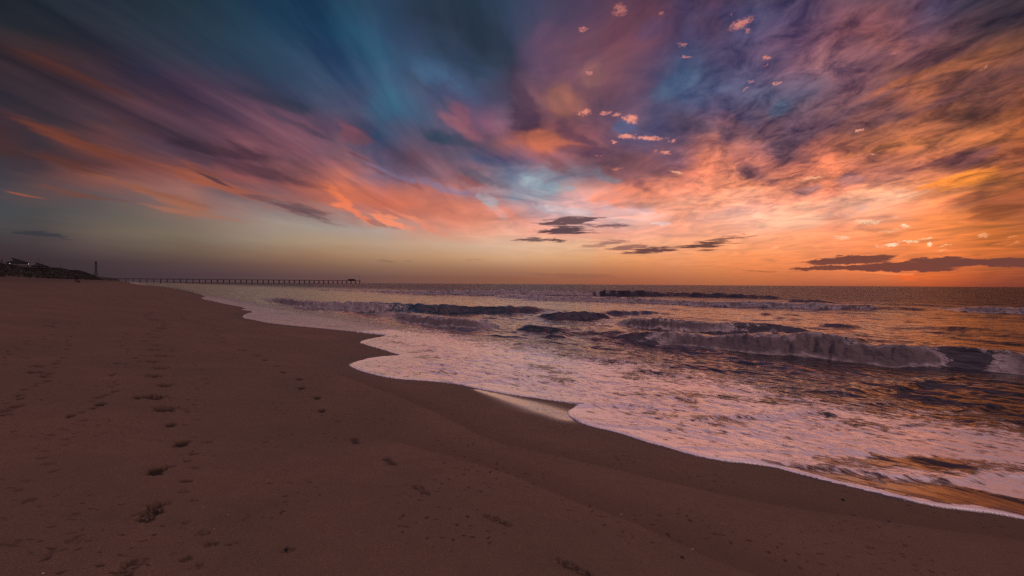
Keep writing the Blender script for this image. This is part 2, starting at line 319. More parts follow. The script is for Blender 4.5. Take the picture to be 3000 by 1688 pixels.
SHARED = [('AZ', AZ), ('TT', TT), ('PX', PX), ('PY', PY), ('TTW', TTW), ('fac', fac), ('CW', CW), ('STREAK', STREAK)]
def tile(a0, a1, t0, t1):
    g = bpy.data.node_groups.new('sky_window', 'ShaderNodeTree')
    for nm, so in SHARED:
        g.interface.new_socket(nm, in_out='INPUT', socket_type='NodeSocketVector' if nm in ('CW', 'STREAK') else 'NodeSocketFloat')
    g.interface.new_socket('Color', in_out='OUTPUT', socket_type='NodeSocketColor')
    V = NT(g); gi = V.node('NodeGroupInput'); go = V.node('NodeGroupOutput')
    c = tile_colour(V, a0, a1, t0, t1, *[gi.outputs[i] for i in range(len(SHARED))])
    g.links.new(c, go.inputs[0])
    n = W.node('ShaderNodeGroup'); n.node_tree = g
    for i, (nm, so) in enumerate(SHARED): W.t.links.new(so, n.inputs[i])
    return n.outputs[0]

def bgs(c):
    b = W.node('ShaderNodeBackground'); W.put(b.inputs[0], c); b.inputs[1].default_value = 1.0
    return b.outputs[0]
def choose(f, a, b):
    n = W.node('ShaderNodeMixShader'); W.put(n.inputs[0], f)
    W.t.links.new(a, n.inputs[1]); W.t.links.new(b, n.inputs[2]); return n.outputs[0]

# the part of the sky overhead and behind the beach: dim blue-violet dusk
up = W.mr(TT, 0.56, 1.0, 0, 1, 'SMOOTHSTEP')
upc = W.mix(W.mr(W.vm('DOT_PRODUCT', gen, (math.sin(SUN_AZ), math.cos(SUN_AZ), 0)), -0.6, 0.8), lin(UP_BACK), lin(UP_SUN))
bk = W.mr(W.m('ABSOLUTE', AZ), math.radians(55), math.radians(110), 0, 1, 'SMOOTHSTEP')
bkc = W.mix(W.mr(TT, 0.0, 0.9), lin('3c3448'), lin(UP_BACK))
def finish(cur):
    return bgs(W.mix(bk, W.mix(up, cur, upc), bkc))
def split_az(cuts, lo, hi, t0, t1):
    if not cuts: return bgs(tile(lo, hi, t0, t1)) if t1 < 0.5 else finish(tile(lo, hi, t0, t1))
    m = len(cuts) // 2
    return choose(W.m('GREATER_THAN', AZ, cuts[m]), split_az(cuts[:m], lo, cuts[m], t0, t1), split_az(cuts[m + 1:], cuts[m], hi, t0, t1))
lowband = split_az([R_(-20), R_(-3), R_(9), R_(23), R_(36)], R_(-54), R_(54), -0.05, 0.17)
midband = split_az([R_(-20), R_(-3), R_(11), R_(27)], R_(-54), R_(54), 0.17, 0.34)
topband = split_az([R_(-12), R_(10), R_(25)], R_(-54), R_(54), 0.34, 0.70)
front = choose(W.m('GREATER_THAN', TT, 0.17), lowband, choose(W.m('GREATER_THAN', TT, 0.34), midband, topband))
outer = finish(tile(R_(100), R_(101), 0.0, 0.56))
inside = W.m('MULTIPLY', W.m('LESS_THAN', W.m('ABSOLUTE', AZ), R_(54)), W.m('LESS_THAN', TT, 0.70))
sky = choose(inside, outer, front)
sky = choose(W.m('LESS_THAN', sz, -0.012), sky, bgs(tuple(lin('2a2220')) + (1,)))
nis = W.node('ShaderNodeTexSky', sky_type='NISHITA', sun_disc=False)
nis.sun_elevation = math.radians(-5.0); nis.sun_rotation = SUN_AZ
bg2 = W.node('ShaderNodeBackground'); W.put(bg2.inputs[0], nis.outputs[0]); bg2.inputs[1].default_value = 0.05
add = W.node('ShaderNodeAddShader'); W.t.links.new(sky, add.inputs[0]); W.t.links.new(bg2.outputs[0], add.inputs[1])
wo = W.node('ShaderNodeOutputWorld'); W.t.links.new(add.outputs[0], wo.inputs[0])

scene.cycles.max_bounces = 4
scene.cycles.diffuse_bounces = 2
scene.cycles.glossy_bounces = 3
scene.cycles.use_adaptive_sampling = True
scene.cycles.adaptive_threshold = 0.02
scene.cycles.use_denoising = False

# the one lamp: a soft pink fill, added to brighten the sand and foam
sl = bpy.data.lights.new('fill_lamp', 'SUN'); so = bpy.data.objects.new('fill_lamp', sl); scene.collection.objects.link(so)
sl.energy = 1.2; sl.angle = math.radians(50); sl.color = (1.0, .60, .50)
so.rotation_euler = Vector((math.sin(math.radians(118)) * math.cos(math.radians(60)), math.cos(math.radians(118)) * math.cos(math.radians(60)), math.sin(math.radians(60)))).to_track_quat('Z', 'Y').to_euler()


# ------------------------------------------------------------------ tools
RNG = np.random.default_rng(7)
def hash2(ix, iy, seed):
    h = (ix.astype(np.int64) * 374761393 + iy.astype(np.int64) * 668265263 + seed * 1274126177) & 0xffffffff
    h = ((h ^ (h >> 13)) * 1274126177) & 0xffffffff
    h = ((h ^ (h >> 16)) * 2246822519) & 0xffffffff
    return ((h ^ (h >> 15)) & 0xffffff) / float(0xffffff)
def gnoise(x, y, seed=0):
    """gradient noise, about -0.7..0.7"""
    xi = np.floor(x); yi = np.floor(y); fx = x - xi; fy = y - yi
    u = fx * fx * fx * (fx * (fx * 6 - 15) + 10); w = fy * fy * fy * (fy * (fy * 6 - 15) + 10)
    def g(dx, dy):
        a = hash2(xi + dx, yi + dy, seed) * 2 * math.pi
        return np.cos(a) * (fx - dx) + np.sin(a) * (fy - dy)
    return ((g(0, 0) * (1 - u) + g(1, 0) * u) * (1 - w) + (g(0, 1) * (1 - u) + g(1, 1) * u) * w) * 1.4
def fbm(x, y, oct=4, seed=0, gain=0.5):
    s = 0; a = 1.0
    for o in range(oct):
        s = s + a * gnoise(x * 2 ** o + 13.7 * o, y * 2 ** o - 7.1 * o, seed + o); a *= gain
    return s
def sstep(a, b, x):
    t = np.clip((x - a) / (b - a), 0, 1); return t * t * (3 - 2 * t)

# shore frame: u runs along the waterline away from the camera, v runs out to sea
SA = math.radians(-36.8)
UX, UY = math.sin(SA), math.cos(SA)
VX, VY = math.cos(SA), -math.sin(SA)
def to_uv(x, y): return UX * x + UY * y, VX * x + VY * y
def from_uv(u, v): return UX * u + VX * v, UY * u + VY * v

GV = np.array([-900, -200, -90, -60, -48, -42, -36, -31, -26, -20, -15, -9, -4, 0, 5, 9, 12, 20, 40, 200, 3000.])
GZ = np.array([12, 9.5, 9.2, 9.8, 10.1, 9.6, 7.2, 4.6, 3.35, 2.95, 2.75, 2.42, 1.72, 1.12, .47, .1, -.15, -.8, -2, -6, -30.])
_vv = np.linspace(-910, 3000, 15641)
_zz = np.interp(_vv, GV, GZ)
_k = np.hanning(17); _k /= _k.sum()
_zz = np.convolve(np.pad(_zz, 8, mode='edge'), _k, mode='valid')
# height of the dune crest along the shore, measured on its skyline
_cu, _cz = [], []
for _px, _py in [(0, 767.5), (26, 770), (57, 776), (63, 780), (87, 783.5), (116, 785.5), (175, 785), (201, 787), (215, 792), (242, 792), (257, 796), (263, 800.5), (276, 802), (283, 807.5), (300, 810), (322, 813), (345, 816.5), (356, 819.5)]:
    _a, _t = azt(_px, _py); _r = 40.0 / math.sin(SA - _a)
    _cu.append(_r * math.cos(SA - _a)); _cz.append(CAM_Z + _t * _r)
def base_g(u, v):
    z = np.interp(v, _vv, _zz)
    m = sstep(-24, -40, v)
    hz = np.interp(u, _cu, _cz)
    z = np.where(z > 3.1, 3.1 + (z - 3.1) * (hz - 3.1) / 7.0, z)
    z = z + m * (.35 * fbm(u / 16.0, v / 12.0, 3, 11))
    z = z + 0.02 * gnoise(u / 3.1, v / 2.2, 21) * sstep(9, 0, v) + 0.06 * gnoise(u / 14.0, v / 7.0, 22) * sstep(12, 2, v)
    return z
def hit_ground(px, py, zoff=0.0, sea=None):
    """where the line of sight of a measured point meets the sand (or a level sea)"""
    d = ray(px, py)
    if sea is not None:
        t = (sea - CAM_Z) / d[2]; return d[0] * t, d[1] * t
    t = np.concatenate([np.linspace(0.8, 60, 6000), np.geomspace(60, 4000, 6000)])
    x = d[0] * t; y = d[1] * t; z = CAM_Z + d[2] * t
    uu, vv = to_uv(x, y)
    below = z < base_g(uu, vv) + zoff
    i = int(np.argmax(below)) if below.any() else len(t) - 1
    return x[i], y[i]

# ------------------------------------------------------------------ measured waterline (edge of the swash)
EDGE_PX = [(470, 839), (500, 843.5), (530, 849), (556, 854.5), (609, 870), (580, 873), (655, 890), (730, 904), (699, 906.5), (748, 913.5), (717, 920), (707, 931), (745, 938), (789, 947.7), (870, 956),
 (966, 965), (1060, 975), (1137, 983), (1121, 988), (1080, 993), (1047, 1003), (1075, 1012), (1121, 1025), (1150, 1035), (1177, 1042), (1130, 1044), (1085, 1049), (1040, 1060), (1017, 1070), (1045, 1085),
 (1090, 1097), (1140, 1108), (1182, 1112), (1255, 1116), (1331, 1124), (1404, 1141), (1500, 1158), (1600, 1171), (1665, 1181), (1720, 1188), (1690, 1192), (1664, 1202), (1662, 1214), (1681, 1233), (1735, 1252),
 (1797, 1265), (1860, 1285), (1905, 1301), (1943, 1309), (2028, 1335), (2113, 1352), (2190, 1360), (2263, 1369), (2370, 1399), (2476, 1424), (2583, 1450), (2665, 1470), (2754, 1488), (2840, 1499), (2925, 1508),
 (3000, 1523), (3150, 1566), (3350, 1610), (3700, 1680), (4300, 1800)]
EDGE = [hit_ground(*p) for p in EDGE_PX]
p0 = to_uv(*EDGE[0])
head = [from_uv(p0[0] + du, 3.0 + 2.2 * math.sin(du / 90.0) - du * 0.004) for du in (4000, 2600, 1800, 1300, 950, 700, 520, 380, 270, 180, 100, 45)]
p1 = to_uv(*EDGE[-1])
tail = [from_uv(p1[0] - du, p1[1] + 0.5 * math.sin(du / 4.0)) for du in (3, 8, 20, 60, 200)]
EDGE = np.array(head + EDGE + tail)
def smooth_poly(P, n=3):
    for _ in range(n):
        Q = [P[0]]
        for a, b in zip(P[:-1], P[1:]):
            Q += [a * .75 + b * .25, a * .25 + b * .75]
        Q.append(P[-1]); P = np.array(Q)
    return P
EDGE = smooth_poly(EDGE, 1)

def seg_dist(P, X, Y, attrs=None):
    """distance and side of points to an open polyline, plus interpolated attributes"""
    best = np.full(X.shape, 1e18); side = np.zeros(X.shape); A = [np.zeros(X.shape) for _ in (attrs or [])]
    for i in range(len(P) - 1):
        ax_, ay_ = P[i]; bx_, by_ = P[i + 1]
        dx, dy = bx_ - ax_, by_ - ay_; L2 = dx * dx + dy * dy + 1e-12
        t = np.clip(((X - ax_) * dx + (Y - ay_) * dy) / L2, 0, 1)
        ex = X - ax_ - t * dx; ey = Y - ay_ - t * dy
        d2 = ex * ex + ey * ey
        k = d2 < best
        best = np.where(k, d2, best)
        cr = dx * (Y - ay_) - dy * (X - ax_)
        side = np.where(k, np.sign(cr), side)
        for j, a in enumerate(attrs or []):
            A[j] = np.where(k, a[i] * (1 - t) + a[i + 1] * t, A[j])
    return np.sqrt(best), side, A

def inside_sea(X, Y):
    """True on the seaward side of the waterline (even-odd test in the shore frame)"""
    U, V = to_uv(X, Y); EU, EV = to_uv(EDGE[:, 0], EDGE[:, 1])
    PU = np.concatenate([EU, [-1e4, -1e4, 1e5, 1e5]]); PV = np.concatenate([EV, [EV[-1], 1e5, 1e5, EV[0]]])
    c = np.zeros(X.shape, bool)
    j = len(PU) - 1
    for i in range(len(PU)):
        if PV[i] != PV[j]:
            k = ((PV[i] > V) != (PV[j] > V)) & (U < (PU[j] - PU[i]) * (V - PV[i]) / (PV[j] - PV[i]) + PU[i])
            c ^= k
        j = i
    return c

def shore_dist(X, Y, U, V):
    sd = V - 4.0
    k = (V > -6) & (V < 24) & (U < 1500)
    x, y = X[k], Y[k]
    ed, _s, _ = seg_dist(EDGE, x, y)
    sd[k] = np.where(inside_sea(x, y), ed, -ed)
    return sd

def fan_grid(az, r):
    A, R = np.meshgrid(az, r)
    return R * np.sin(A), R * np.cos(A)
def grid_mesh(name, X, Y, Z, mat, attrs={}, keep=None):
    nr, nc = X.shape
    co = np.stack([X, Y, Z], -1).reshape(-1, 3).astype(np.float32)
    idx = np.arange(nr * nc).reshape(nr, nc)
    f = np.stack([idx[:-1, :-1], idx[:-1, 1:], idx[1:, 1:], idx[1:, :-1]], -1)[..., ::-1]
    if keep is not None:
        kf = keep[:-1, :-1] | keep[1:, :-1] | keep[:-1, 1:] | keep[1:, 1:]
        f = f[kf]
    f = f.reshape(-1, 4)
    used = np.unique(f); remap = np.full(nr * nc, -1); remap[used] = np.arange(len(used))
    f = remap[f]; co = co[used]
    me = bpy.data.meshes.new(name)
    me.vertices.add(len(co)); me.vertices.foreach_set('co', co.ravel())
    me.loops.add(f.size); me.loops.foreach_set('vertex_index', f.ravel().astype(np.int32))
    me.polygons.add(len(f)); me.polygons.foreach_set('loop_start', np.arange(0, f.size, 4, dtype=np.int32))
    me.polygons.foreach_set('loop_total', np.full(len(f), 4, dtype=np.int32))
    me.polygons.foreach_set('use_smooth', np.ones(len(f), bool))
    me.update(calc_edges=True)
    for k, a in attrs.items():
        at = me.attributes.new(k, 'FLOAT', 'POINT'); at.data.foreach_set('value', a.ravel()[used].astype(np.float32))
    o = bpy.data.objects.new(name, me); scene.collection.objects.link(o)
    if mat: me.materials.append(mat)
    return o

def new_mat(name):
    m = bpy.data.materials.new(name); m.use_nodes = True
    t = m.node_tree
    b = t.nodes['Principled BSDF']
    return m, NT(t), b
def attr(N, name):
    n = N.node('ShaderNodeAttribute', attribute_name=name); return n.outputs['Fac']

# ------------------------------------------------------------------ distances shared by sand and sea
def radii(first, far, step_px, h):
    """ring radii: even steps of sight angle near by, growing rings beyond"""
    out = [first]
    while out[-1] < far:
        r = out[-1]
        a = math.atan(h / r)
        nr_ = h / math.tan(a - step_px / 1500.0) if a - step_px / 1500.0 > 1e-5 else 1e9
        out.append(min(nr_, r * 1.02))
    return np.array(out)

# ------------------------------------------------------------------ footprints (measured on the photograph, stamped into the sand)
PRINTS = []   # x y length width depth dirx diry kind
def T(x, y, s=2.576, oy=800.0): return x / s, y / s + oy
main = [T(x, y) for x, y in [(1165, 172), (1158, 186), (1172, 200), (1160, 214), (1172, 230), (1180, 250), (1168, 266), (1182, 276), (1155, 292), (1130, 302), (1100, 318), (1090, 330), (1125, 340), (1165, 350), (1150, 356), (1200, 364),
        (1235, 376), (1260, 383), (1225, 390), (1240, 402), (1205, 414), (1225, 418), (1195, 435), (1125, 457), (1180, 485), (1130, 512), (1090, 512), (1175, 545), (1150, 582), (1215, 625), (1150, 668), (1205, 720), (1165, 778), (1235, 848), (1085, 938), (1160, 942), (1235, 1028)]]
main += [T(x, y, 2.576, 1200.0) for x, y in [(1285, 117), (1368, 258), (1180, 465), (1170, 738), (1120, 800), (970, 1195)]]
right = [T(x, y) for x, y in [(1245, 190), (1255, 208), (1250, 225), (1320, 250), (1290, 272), (1318, 292), (1345, 310), (1375, 322), (1400, 332), (1385, 344), (1410, 354), (1480, 368), (1540, 383), (1590, 394), (1620, 402), (1608, 422), (1655, 445), (1635, 465), (1672, 490), (1680, 520),
        (1825, 583), (1940, 622), (2000, 658), (2090, 703), (2135, 750), (2255, 802), (2270, 870), (2390, 942), (2425, 1040)]]
rshoe = [((346, 90), (366, 127)), ((590, 243), (640, 280)), ((815, 445), (890, 505)), ((1355, 680), (1505, 735)), ((1930, 1025), (2090, 1110))]
dog = [T(x, y) for x, y in [(1470, 700), (1480, 726), (1518, 728), (1550, 765), (1555, 798), (1565, 835), (1490, 872), (1515, 915), (1410, 955), (1465, 958), (1465, 995), (1400, 1030), (1415, 1045), (1475, 1105), (1290, 513), (1255, 545), (1300, 585), (1245, 605), (1310, 628), (1345, 650), (1380, 634), (1390, 652), (1310, 765)]]
dog += [T(x, y, 2.576, 1200.0) for x, y in [(1470, 75), (1390, 115), (1450, 210), (1520, 250), (1570, 245), (1450, 338), (1410, 388), (1480, 437), (1405, 540), (1375, 618), (1465, 688), (1395, 850), (1520, 935), (1580, 1020), (1740, 1018), (1470, 1180), (1390, 1125), (1410, 15), (2167, 1057), (1280, 430)]]
old = [T(x, y) for x, y in [(400, 380), (370, 400), (440, 375), (400, 408), (345, 398), (365, 445), (395, 462), (325, 478), (330, 497), (205, 515), (190, 533), (105, 553), (130, 570), (60, 590), (75, 612), (40, 635), (45, 662), (20, 690), (530, 405), (545, 430), (530, 455), (530, 480), (515, 505), (500, 520), (520, 545), (505, 575), (500, 608), (480, 640), (440, 662), (420, 683), (415, 712),
       (265, 703), (300, 703), (240, 748), (300, 748), (370, 760), (335, 780), (360, 816), (285, 835), (255, 855), (180, 880), (145, 925), (150, 950), (110, 1008), (40, 985), (30, 1040), (10, 1075), (950, 440), (960, 460), (925, 478), (965, 495), (900, 515), (910, 552), (970, 575), (965, 597), (1060, 622), (1020, 642), (1045, 670), (885, 682), (945, 687), (940, 710),
       (845, 730), (865, 755), (845, 770), (865, 817), (890, 838), (835, 855), (865, 895), (805, 920), (740, 940), (680, 967), (755, 992), (700, 1020), (610, 1052), (530, 1078), (620, 1110), (190, 640), (500, 250), (950, 256), (160, 153), (270, 150), (1060, 358)]]
old2 = [T(x, y, 2.576, 1200.0) for x, y in [(330, 315), (310, 365), (355, 410), (400, 465), (205, 535), (140, 605), (215, 680), (110, 1000), (40, 1020), (400, 1060), (545, 790), (550, 985), (480, 150), (385, 190), (480, 225), (490, 268), (10, 830), (2545, 90), (620, 85)]]
def gdir(p, q):
    a = np.array(hit_ground(*p)); b = np.array(hit_ground(*q)); d = b - a; return a, d / (np.linalg.norm(d) + 1e-9)
def along(track, L, Wd, D, kind, jit=0.0):
    for i, p in enumerate(track):
        q = track[min(i + 1, len(track) - 1)]; o_ = track[max(i - 1, 0)]
        a, d = gdir(p, p)
        _, d = gdir(o_, q)
        if kind != 2: d = d * 0.4 + np.array([0.25, -1.0]) * 0.6
        d = d / np.linalg.norm(d)
        s = 1 + jit * (RNG.random() - .5)
        PRINTS.append((a[0], a[1], L * s, Wd * s, D * (1 + jit * (RNG.random() - .5)), d[0], d[1], kind))
along(main[:-6], .36, .27, .046, 0, .25)
along(main[-6:-1], .27, .15, .024, 0, .2)
along(main[-1:], .26, .11, .014, 0, .2)
along(right[:-7], .33, .24, .042, 0, .2)
along(right[-7:], .28, .13, .020, 0, .2)
along(dog, .08, .08, .012, 2, .5)
along(old, .19, .10, .014, 0, .8)
along(old2, .10, .08, .007, 2, .6)
for (p, q) in rshoe:
    P = T(*p, 2.576, 1250.0); Q = T(*q, 2.576, 1250.0); P = (P[0] + 900 - 0, P[1]); Q = (Q[0] + 900, Q[1])
    a = np.array(hit_ground(*P)); b = np.array(hit_ground(*Q)); c = (a + b) / 2; d = (b - a); d /= np.linalg.norm(d)
    PRINTS.append((c[0], c[1], .30, .11, .013, d[0], d[1], 1))

def stamp(X, Y):
    dz = np.zeros(X.shape); mk = np.zeros(X.shape)
    for (x, y, L, Wd, D, dx, dy, kind) in PRINTS:
        R = L * 1.1
        k = (np.abs(X - x) < R) & (np.abs(Y - y) < R)
        if not k.any(): continue
        xx = X[k] - x; yy = Y[k] - y
        a = (xx * dx + yy * dy) / (L / 2); b = (-xx * dy + yy * dx) / (Wd / 2)
        n = gnoise(X[k] * 22, Y[k] * 22, 31) * .25 + gnoise(X[k] * 60, Y[k] * 60, 32) * .12
        if kind == 2:
            r = np.sqrt(a * a + b * b) + n * 1.6
            t = np.ones_like(r)
        else:
            waist = 1 - .32 * np.exp(-((a - .15) / .28) ** 2) + .12 * np.exp(-((a + .5) / .3) ** 2)
            r = np.sqrt((np.abs(a) ** 2.6) + (b / waist) ** 2) + n
            t = 1.0 + .45 * np.exp(-((a + .62) / .25) ** 2) + .35 * np.exp(-((a - .6) / .25) ** 2) - .25 * np.exp(-((a - .1) / .2) ** 2)
            if kind == 1: t = t * (0.8 + .25 * np.sin(xx * dx * 330 + yy * dy * 330 + np.abs(b) * 3))
        pit = 1 - sstep(.62, 1.0, r)
        rim = np.exp(-((r - 1.22) / .17) ** 2)
        dz[k] += -D * t * pit * (1 - pit * 0.0) + D * .34 * rim * (1 + n * 2)
        dz[k] += pit * D * n * 1.3
        frag = 1.0 if math.hypot(x, y) > 4.6 else np.clip(.75 + 2.4 * gnoise(X[k] * 30, Y[k] * 30, 35) + 1.2 * gnoise(X[k] * 75, Y[k] * 75, 36), .05, 1)
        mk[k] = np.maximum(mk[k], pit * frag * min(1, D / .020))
    return dz, mk

# ------------------------------------------------------------------ sand
az = np.radians(np.concatenate([np.arange(-100, -52, .5), np.arange(-52, 52, .1), np.arange(52, 100, .5)]))
r_s = radii(1.0, 2600, 1.15, 1.5)
X, Y = fan_grid(az, r_s)
U, V = to_uv(X, Y)
Z = base_g(U, V)
sd = shore_dist(X, Y, U, V)
dz, pm = stamp(X, Y)
near = sstep(25, 6, np.hypot(X, Y))
Z = Z + dz + near * (0.004 * fbm(X * 2.3, Y * 2.3, 3, 41) + 0.0016 * fbm(X * 14, Y * 14, 3, 45))
# small pits, ejecta and flecks on the beach face
fleck = sstep(.52, .62, gnoise(X * 17, Y * 17, 51)) * near * sstep(-.1, .25, gnoise(X * 1.1, Y * 1.1, 52))
Z = Z - .006 * fleck
# faint terraces left by earlier swash
PATCH = np.array([hit_ground(*p) for p in [(1330, 1132), (1440, 1150), (1520, 1168), (1600, 1184), (1655, 1195), (1672, 1212), (1655, 1228)]])
pd, _s, _ = seg_dist(PATCH, X, Y)
pc = np.array([hit_ground(*p) for p in [(1400, 1143), (1480, 1165), (1560, 1188), (1620, 1208), (1660, 1225)]])
pd2, _s, pwv = seg_dist(pc, X, Y, [[.08, .26, .42, .42, .28]])
shine = np.exp(-(pd2 / (pwv[0] + .03)) ** 2 * 1.2)
wet = np.clip(sstep(-1.3, -0.25, sd + .12 * fbm(X * 1.3, Y * 1.3, 2, 61)), 0, 1)
LINES = [[(1000, 1100), (1300, 1215), (1420, 1290), (1600, 1330), (1900, 1400), (2200, 1470), (2600, 1530), (3100, 1600)],
         [(1250, 1320), (1500, 1390), (1650, 1460), (1850, 1530), (2080, 1640), (2300, 1720)],
         [(720, 1382), (900, 1384), (1130, 1378), (1300, 1382), (1440, 1384)]]
ln_h = np.zeros(X.shape); band = np.zeros(X.shape)
for i, Lp in enumerate(LINES):
    P = np.array([hit_ground(*p) for p in Lp]); P = smooth_poly(P, 2)
    d_, s_, _ = seg_dist(P, X, Y)
    ln_h += np.exp(-(d_ / .018) ** 2) * (.0022 if i < 2 else .004)
    if i < 2: band += np.where(s_ > 0, np.exp(-(d_ / .55) ** 2), 0) * .75
Z = Z + ln_h
keep = sd < 1.2
def M_sand():
    m, N, b = new_mat('sand')
    tc = N.node('ShaderNodeNewGeometry').outputs['Position']
    big = N.noise(tc, 0.42, 4.0, 0.6, .5)[0]
    grain = N.noise(tc, 110.0, 3.0, 0.75)[0]
    mid = N.noise(N.vm('MULTIPLY', tc, (1, 1, 1)), 6.0, 4.0, 0.6)[0]
    c = N.mix(N.mr(big, .35, .65), (.175, .107, .075), (.120, .084, .057))
    c = N.mix(N.mr(grain, .35, .7), N.mix(.55, c, (.035, .024, .02)), N.mix(.22, c, (.26, .18, .14)))
    c = N.mix(N.mr(mid, .3, .75, 0, .25), c, (.07, .045, .035))
    c = N.mix(N.m('MULTIPLY', attr(N, 'wet'), .5), c, (.05, .032, .022))
    c = N.mix(N.m('MULTIPLY', attr(N, 'band'), .55), c, (.06, .04, .029))
    c = N.mix(N.m('MULTIPLY', attr(N, 'print'), .88), c, (.008, .007, .007))  # shade of the pits, with disturbed moist sand, darkened into the colour
    c = N.mix(N.m('MULTIPLY', attr(N, 'fleck'), .6), c, (.015, .012, .012))
    c = N.mix(N.m('MULTIPLY', attr(N, 'upper'), .5), c, (.055, .042, .034))  # lens falloff towards the left painted into the upper beach colour
    c = N.mix(attr(N, 'veg'), c, (.030, .028, .023))
    N.put(b.inputs['Base Color'], c)
    sh = attr(N, 'shine')
    N.put(b.inputs['Roughness'], N.mr(sh, 0.05, .75, .8, .2))
    N.put(b.inputs['Specular IOR Level'], N.m('ADD', .12, N.m('ADD', N.m('MULTIPLY', sh, .9), N.m('MULTIPLY', attr(N, 'wet'), .06))))
    N.put(b.inputs['Coat Weight'], N.m('ADD', sh, N.m('MULTIPLY', attr(N, 'wet'), .10), clamp=True)); N.put(b.inputs['Coat Roughness'], N.mr(sh, .1, .6, .35, .13)); b.inputs['Coat IOR'].default_value = 1.8
    bp = N.node('ShaderNodeBump'); bp.inputs['Strength'].default_value = .5; bp.inputs['Distance'].default_value = .004
    N.put(bp.inputs['Height'], N.m('ADD', N.m('MULTIPLY', grain, 1.0), N.m('MULTIPLY', mid, 2.0)))
    N.put(bp.inputs['Strength'], N.mr(sh, .2, .7, .5, .04))
    N.t.links.new(bp.outputs[0], b.inputs['Normal'])
    return m
veg = sstep(-26.5, -31, V + 2.0 * fbm(U / 9.0, V / 5.0, 3, 71))
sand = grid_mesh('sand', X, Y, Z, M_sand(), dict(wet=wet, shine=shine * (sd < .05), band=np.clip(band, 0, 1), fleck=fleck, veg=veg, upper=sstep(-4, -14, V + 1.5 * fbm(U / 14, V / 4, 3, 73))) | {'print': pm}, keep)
sand['kind'] = 'structure'

# ------------------------------------------------------------------ sea
az = np.radians(np.concatenate([np.arange(-52, 52, .1), np.arange(52, 100, .4)]))
az = az[az > math.radians(-50)]
r_w = radii(2.6, 30000, 1.0, 2.1)
X, Y = fan_grid(az, r_w)
U, V = to_uv(X, Y)
R = np.hypot(X, Y)
sd = shore_dist(X, Y, U, V)
G0 = base_g(U, V)
foam = np.zeros(X.shape)

# open-water surface
sw_m = sstep(9, 16, V) * sstep(3000, 500, R)
far_k = np.clip(R / 60, 1, 4)
swell = (0.10 * fbm(U / 7.5, V / 3.2, 3, 81, .5) + 0.16 * gnoise(U / 26, V / 7.5, 85) * sstep(20, 45, V) + .05 * fbm(U / 1.9, V / 1.1, 3, 88, .55))
sea_z = swell * sw_m + sstep(60, 300, V) * sstep(3000, 300, R) * 0.32 * fbm(U / 60, V / 17, 3, 91)
# sheet of the swash over the sand
bead = np.exp(-((sd - .055) / .045) ** 2)
thick = .012 * sstep(-.03, .08, sd) + .014 * bead * (1 + .7 * gnoise(U * 2.5, V * 2.5, 101)) + .02 * sstep(.2, 2.5, sd)
nearR = sstep(60, 20, R)
ripple = .036 * fbm(U / 1.05, V / .5, 4, 103, .5) * sstep(.1, 1.6, sd) * nearR + .03 * fbm(U / 2.6, V / 1.3, 3, 107) * sstep(.8, 4, sd) * nearR
swash = G0 + thick + ripple
shelf = np.maximum(swash, 0) 
h = .18
a_, b_ = swash, sea_z
kmx = np.clip(.5 + .5 * (a_ - b_) / h, 0, 1)
Z = b_ * (1 - kmx) + a_ * kmx + h * kmx * (1 - kmx)
Z = np.where(sd < 0, G0 + .5 * np.minimum(sd, 0) - .004, np.maximum(Z, G0 + thick * .6))

# ridges inside the swash: little bores riding up the beach
RID = [[(2049, 1305), (2150, 1308), (2241, 1313), (2300, 1318), (2370, 1322), (2420, 1318), (2476, 1324), (2540, 1320), (2600, 1308)],
       [(2250, 1345), (2297, 1352), (2380, 1362), (2455, 1369), (2540, 1378), (2626, 1390), (2700, 1397), (2797, 1405), (2850, 1398), (2890, 1388), (2967, 1393), (3060, 1400)],
       [(1344, 1117), (1412, 1114), (1450, 1112), (1498, 1109), (1560, 1110)],
       [(1690, 1225), (1760, 1236), (1839, 1245), (1920, 1250), (2000, 1256), (2100, 1262)],
       [(1690, 1186), (1760, 1183), (1830, 1186), (1890, 1190), (1960, 1196)],
       [(2050, 1228), (2130, 1220), (2200, 1222), (2260, 1222)], [(2290, 1226), (2345, 1216), (2400, 1222)],
       [(2490, 1184), (2540, 1178), (2590, 1186), (2700, 1178), (2800, 1182), (2860, 1172), (2900, 1182), (3000, 1192)],
       [(2820, 1238), (2880, 1234), (2940, 1240)], [(2440, 1222), (2520, 1208), (2640, 1214), (2760, 1206), (2900, 1210)],
       [(640, 870), (760, 890), (905, 908), (1000, 914)], [(770, 935), (900, 948), (1060, 954), (1180, 958), (1240, 960)],
       [(2480, 1270), (2600, 1262), (2700, 1256), (2800, 1262)], [(2900, 1290), (3000, 1262), (3100, 1260)]]
RA = [.022, .035, .03, .022, .035, .04, .045, .05, .04, .03, .03, .03, .02, .03]
rid_f = np.zeros(X.shape)
for P, A in zip(RID, RA):
    P = smooth_poly(np.array([hit_ground(*p, .05) for p in P]), 2)
    n = len(P); tap = np.sin(np.linspace(0.12, 1, n) * math.pi * .92) ** .5
    k = np.hypot(X - P[:, 0].mean(), Y - P[:, 1].mean()) < (np.hypot(*(P[0] - P[-1])) + 2)
    d_, s_, at_ = seg_dist(P, X[k], Y[k], [tap])
    wv = .05 + .012 * np.hypot(P[:, 0].mean(), P[:, 1].mean())
    # the shoreward side is the steep one
    w_ = np.where(s_ < 0, wv * .55, wv * 2.2)
    add_ = A * at_[0] * np.exp(-(d_ / w_) ** 2) * (1 + .5 * gnoise(X[k] * 6, Y[k] * 6, 131))
    Z[k] += add_
    rid_f[k] = np.maximum(rid_f[k], at_[0] * np.exp(-(d_ / (wv * 1.3)) ** 2))

